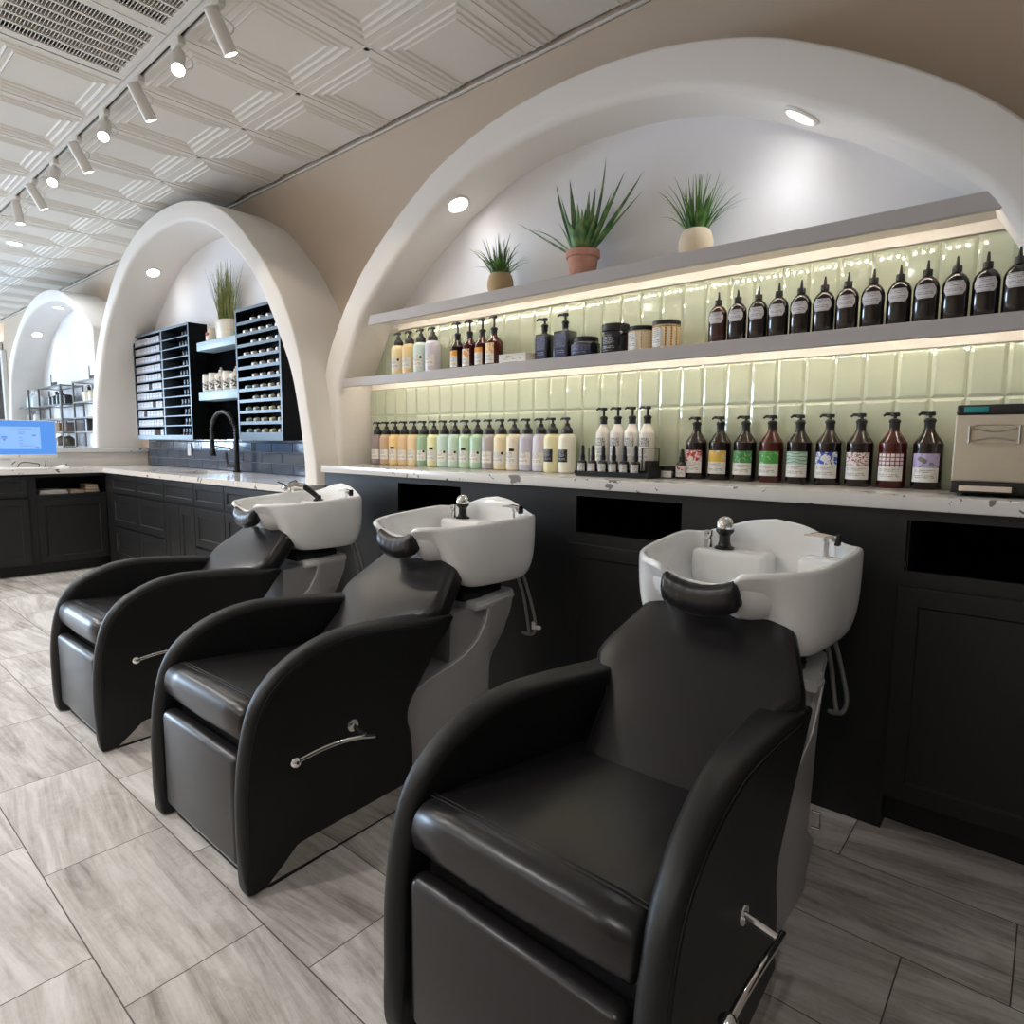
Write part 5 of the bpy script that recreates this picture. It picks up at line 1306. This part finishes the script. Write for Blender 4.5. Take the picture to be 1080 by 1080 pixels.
for x, lab in ((-9.66, 'small wire letter ornament on top of the middle wire unit'), (-8.18, 'small wire letter ornament on top of the right wire unit')):
    t = thing('wire_ornament', lab, 'ornament', (x, 2.38, 1.8325), 0, 'ornaments on the wire shelving'); m = MB()
    m.tube([(-.11, 0, 0), (-.10, 0, .16)], .006, 6)
    for k in range(4): m.tube([(-.08 + .055 * k, 0, .004), (-.075 + .055 * k, 0, .055), (-.045 + .055 * k, 0, .055), (-.04 + .055 * k, 0, .004)], .005, 6)
    m.tube([(-.12, 0, .004), (.14, 0, .004)], .005, 6); m.build('wire', M['wire'], t)
# doorway and sconce at the far end
d = MB().box(-14.1, -13.0, WY - .03, WY - .005, 0, 2.5).build('door_1', mat('dark_door', rgb(48, 50, 54), .35), smooth=0); struct(d, 'dark door at the far left end of the back wall', 'door')
fr = MB().box(-13.0, -12.88, WY - .06, WY - .004, 0, 2.58).box(-14.2, -13.0, WY - .06, WY - .004, 2.5, 2.58).box(-14.2, -14.1, WY - .06, WY - .004, 0, 2.5).build('door_frame', M['white_trim'], d, smooth=0)
t = thing('wall_sconce', 'white wall sconce above the dark door at the far left edge', 'wall lamp', (-13.12, WY - .07, 2.62))
MB().rbox(-.05, .05, -.05, .064, -.03, .12, .01, 2).build('shade', M['white_metal'], t)
MB().box(-.04, .04, -.04, .05, .1205, .124).build('lens', M['lamp_warm'], t, smooth=0)

# ------------------------------------------------------------------ light, sky, camera
w = bpy.data.worlds.new('World'); scene.world = w; w.use_nodes = True
w.node_tree.nodes['Background'].inputs[0].default_value = (.62, .78, 1, 1); w.node_tree.nodes['Background'].inputs[1].default_value = 3.0
NEU = (1, .975, .94)
COOL = (.78, .89, 1)
# unseen room downlights, a few near the camera added to brighten arch and basins
for x, y, e, c_ in ((-2.4, -.9, 26, NEU), (-3.6, -.2, 24, NEU), (-4.9, -.6, 34, NEU), (-6.0, .1, 34, NEU), (-4.4, -2.8, 34, NEU), (-6.2, -2.4, 34, NEU), (-7.8, 0, 40, COOL), (-7.8, -1.6, 40, COOL), (-8.6, -3.0, 40, COOL),
                    (-10.6, -.6, 20, COOL), (.2, -1.4, 20, NEU), (-1.4, -3.0, 28, NEU), (-2.8, -3.2, 20, NEU)):
    spot('downlight', (x, y, ZC - .02), (0, 0, -1), e * 3.6, c_, 165, 1, .07)
for a, b in wx:
    area('window_daylight', (XL + .03, (a + b) / 2, 1.6), (0, math.radians(-90), 0), 2.3, b - a - .1, 230, (.55, .75, 1))
cam = bpy.data.cameras.new('Camera'); co = bpy.data.objects.new('Camera', cam); COL.objects.link(co); scene.camera = co
cam.sensor_fit = 'HORIZONTAL'; cam.sensor_width = 36; cam.lens = 668.93 / 1080 * 36; cam.clip_start = .02
yaw, pit, rol = math.radians(40.6737), math.radians(6.285), math.radians(.4438)
fw = Vector((-math.sin(yaw) * math.cos(pit), math.cos(yaw) * math.cos(pit), -math.sin(pit))); rt = Vector((math.cos(yaw), math.sin(yaw), 0)); up = rt.cross(fw)
r2 = rt * math.cos(rol) + up * math.sin(rol); u2 = -rt * math.sin(rol) + up * math.cos(rol)
co.matrix_world = Matrix(((r2.x, u2.x, -fw.x, 0), (r2.y, u2.y, -fw.y, 0), (r2.z, u2.z, -fw.z, 1.185), (0, 0, 0, 1)))
scene.view_settings.view_transform = 'Standard'; scene.view_settings.look = 'None'; scene.view_settings.exposure = .3; scene.view_settings.gamma = 1; scene.view_settings.use_curve_mapping = False
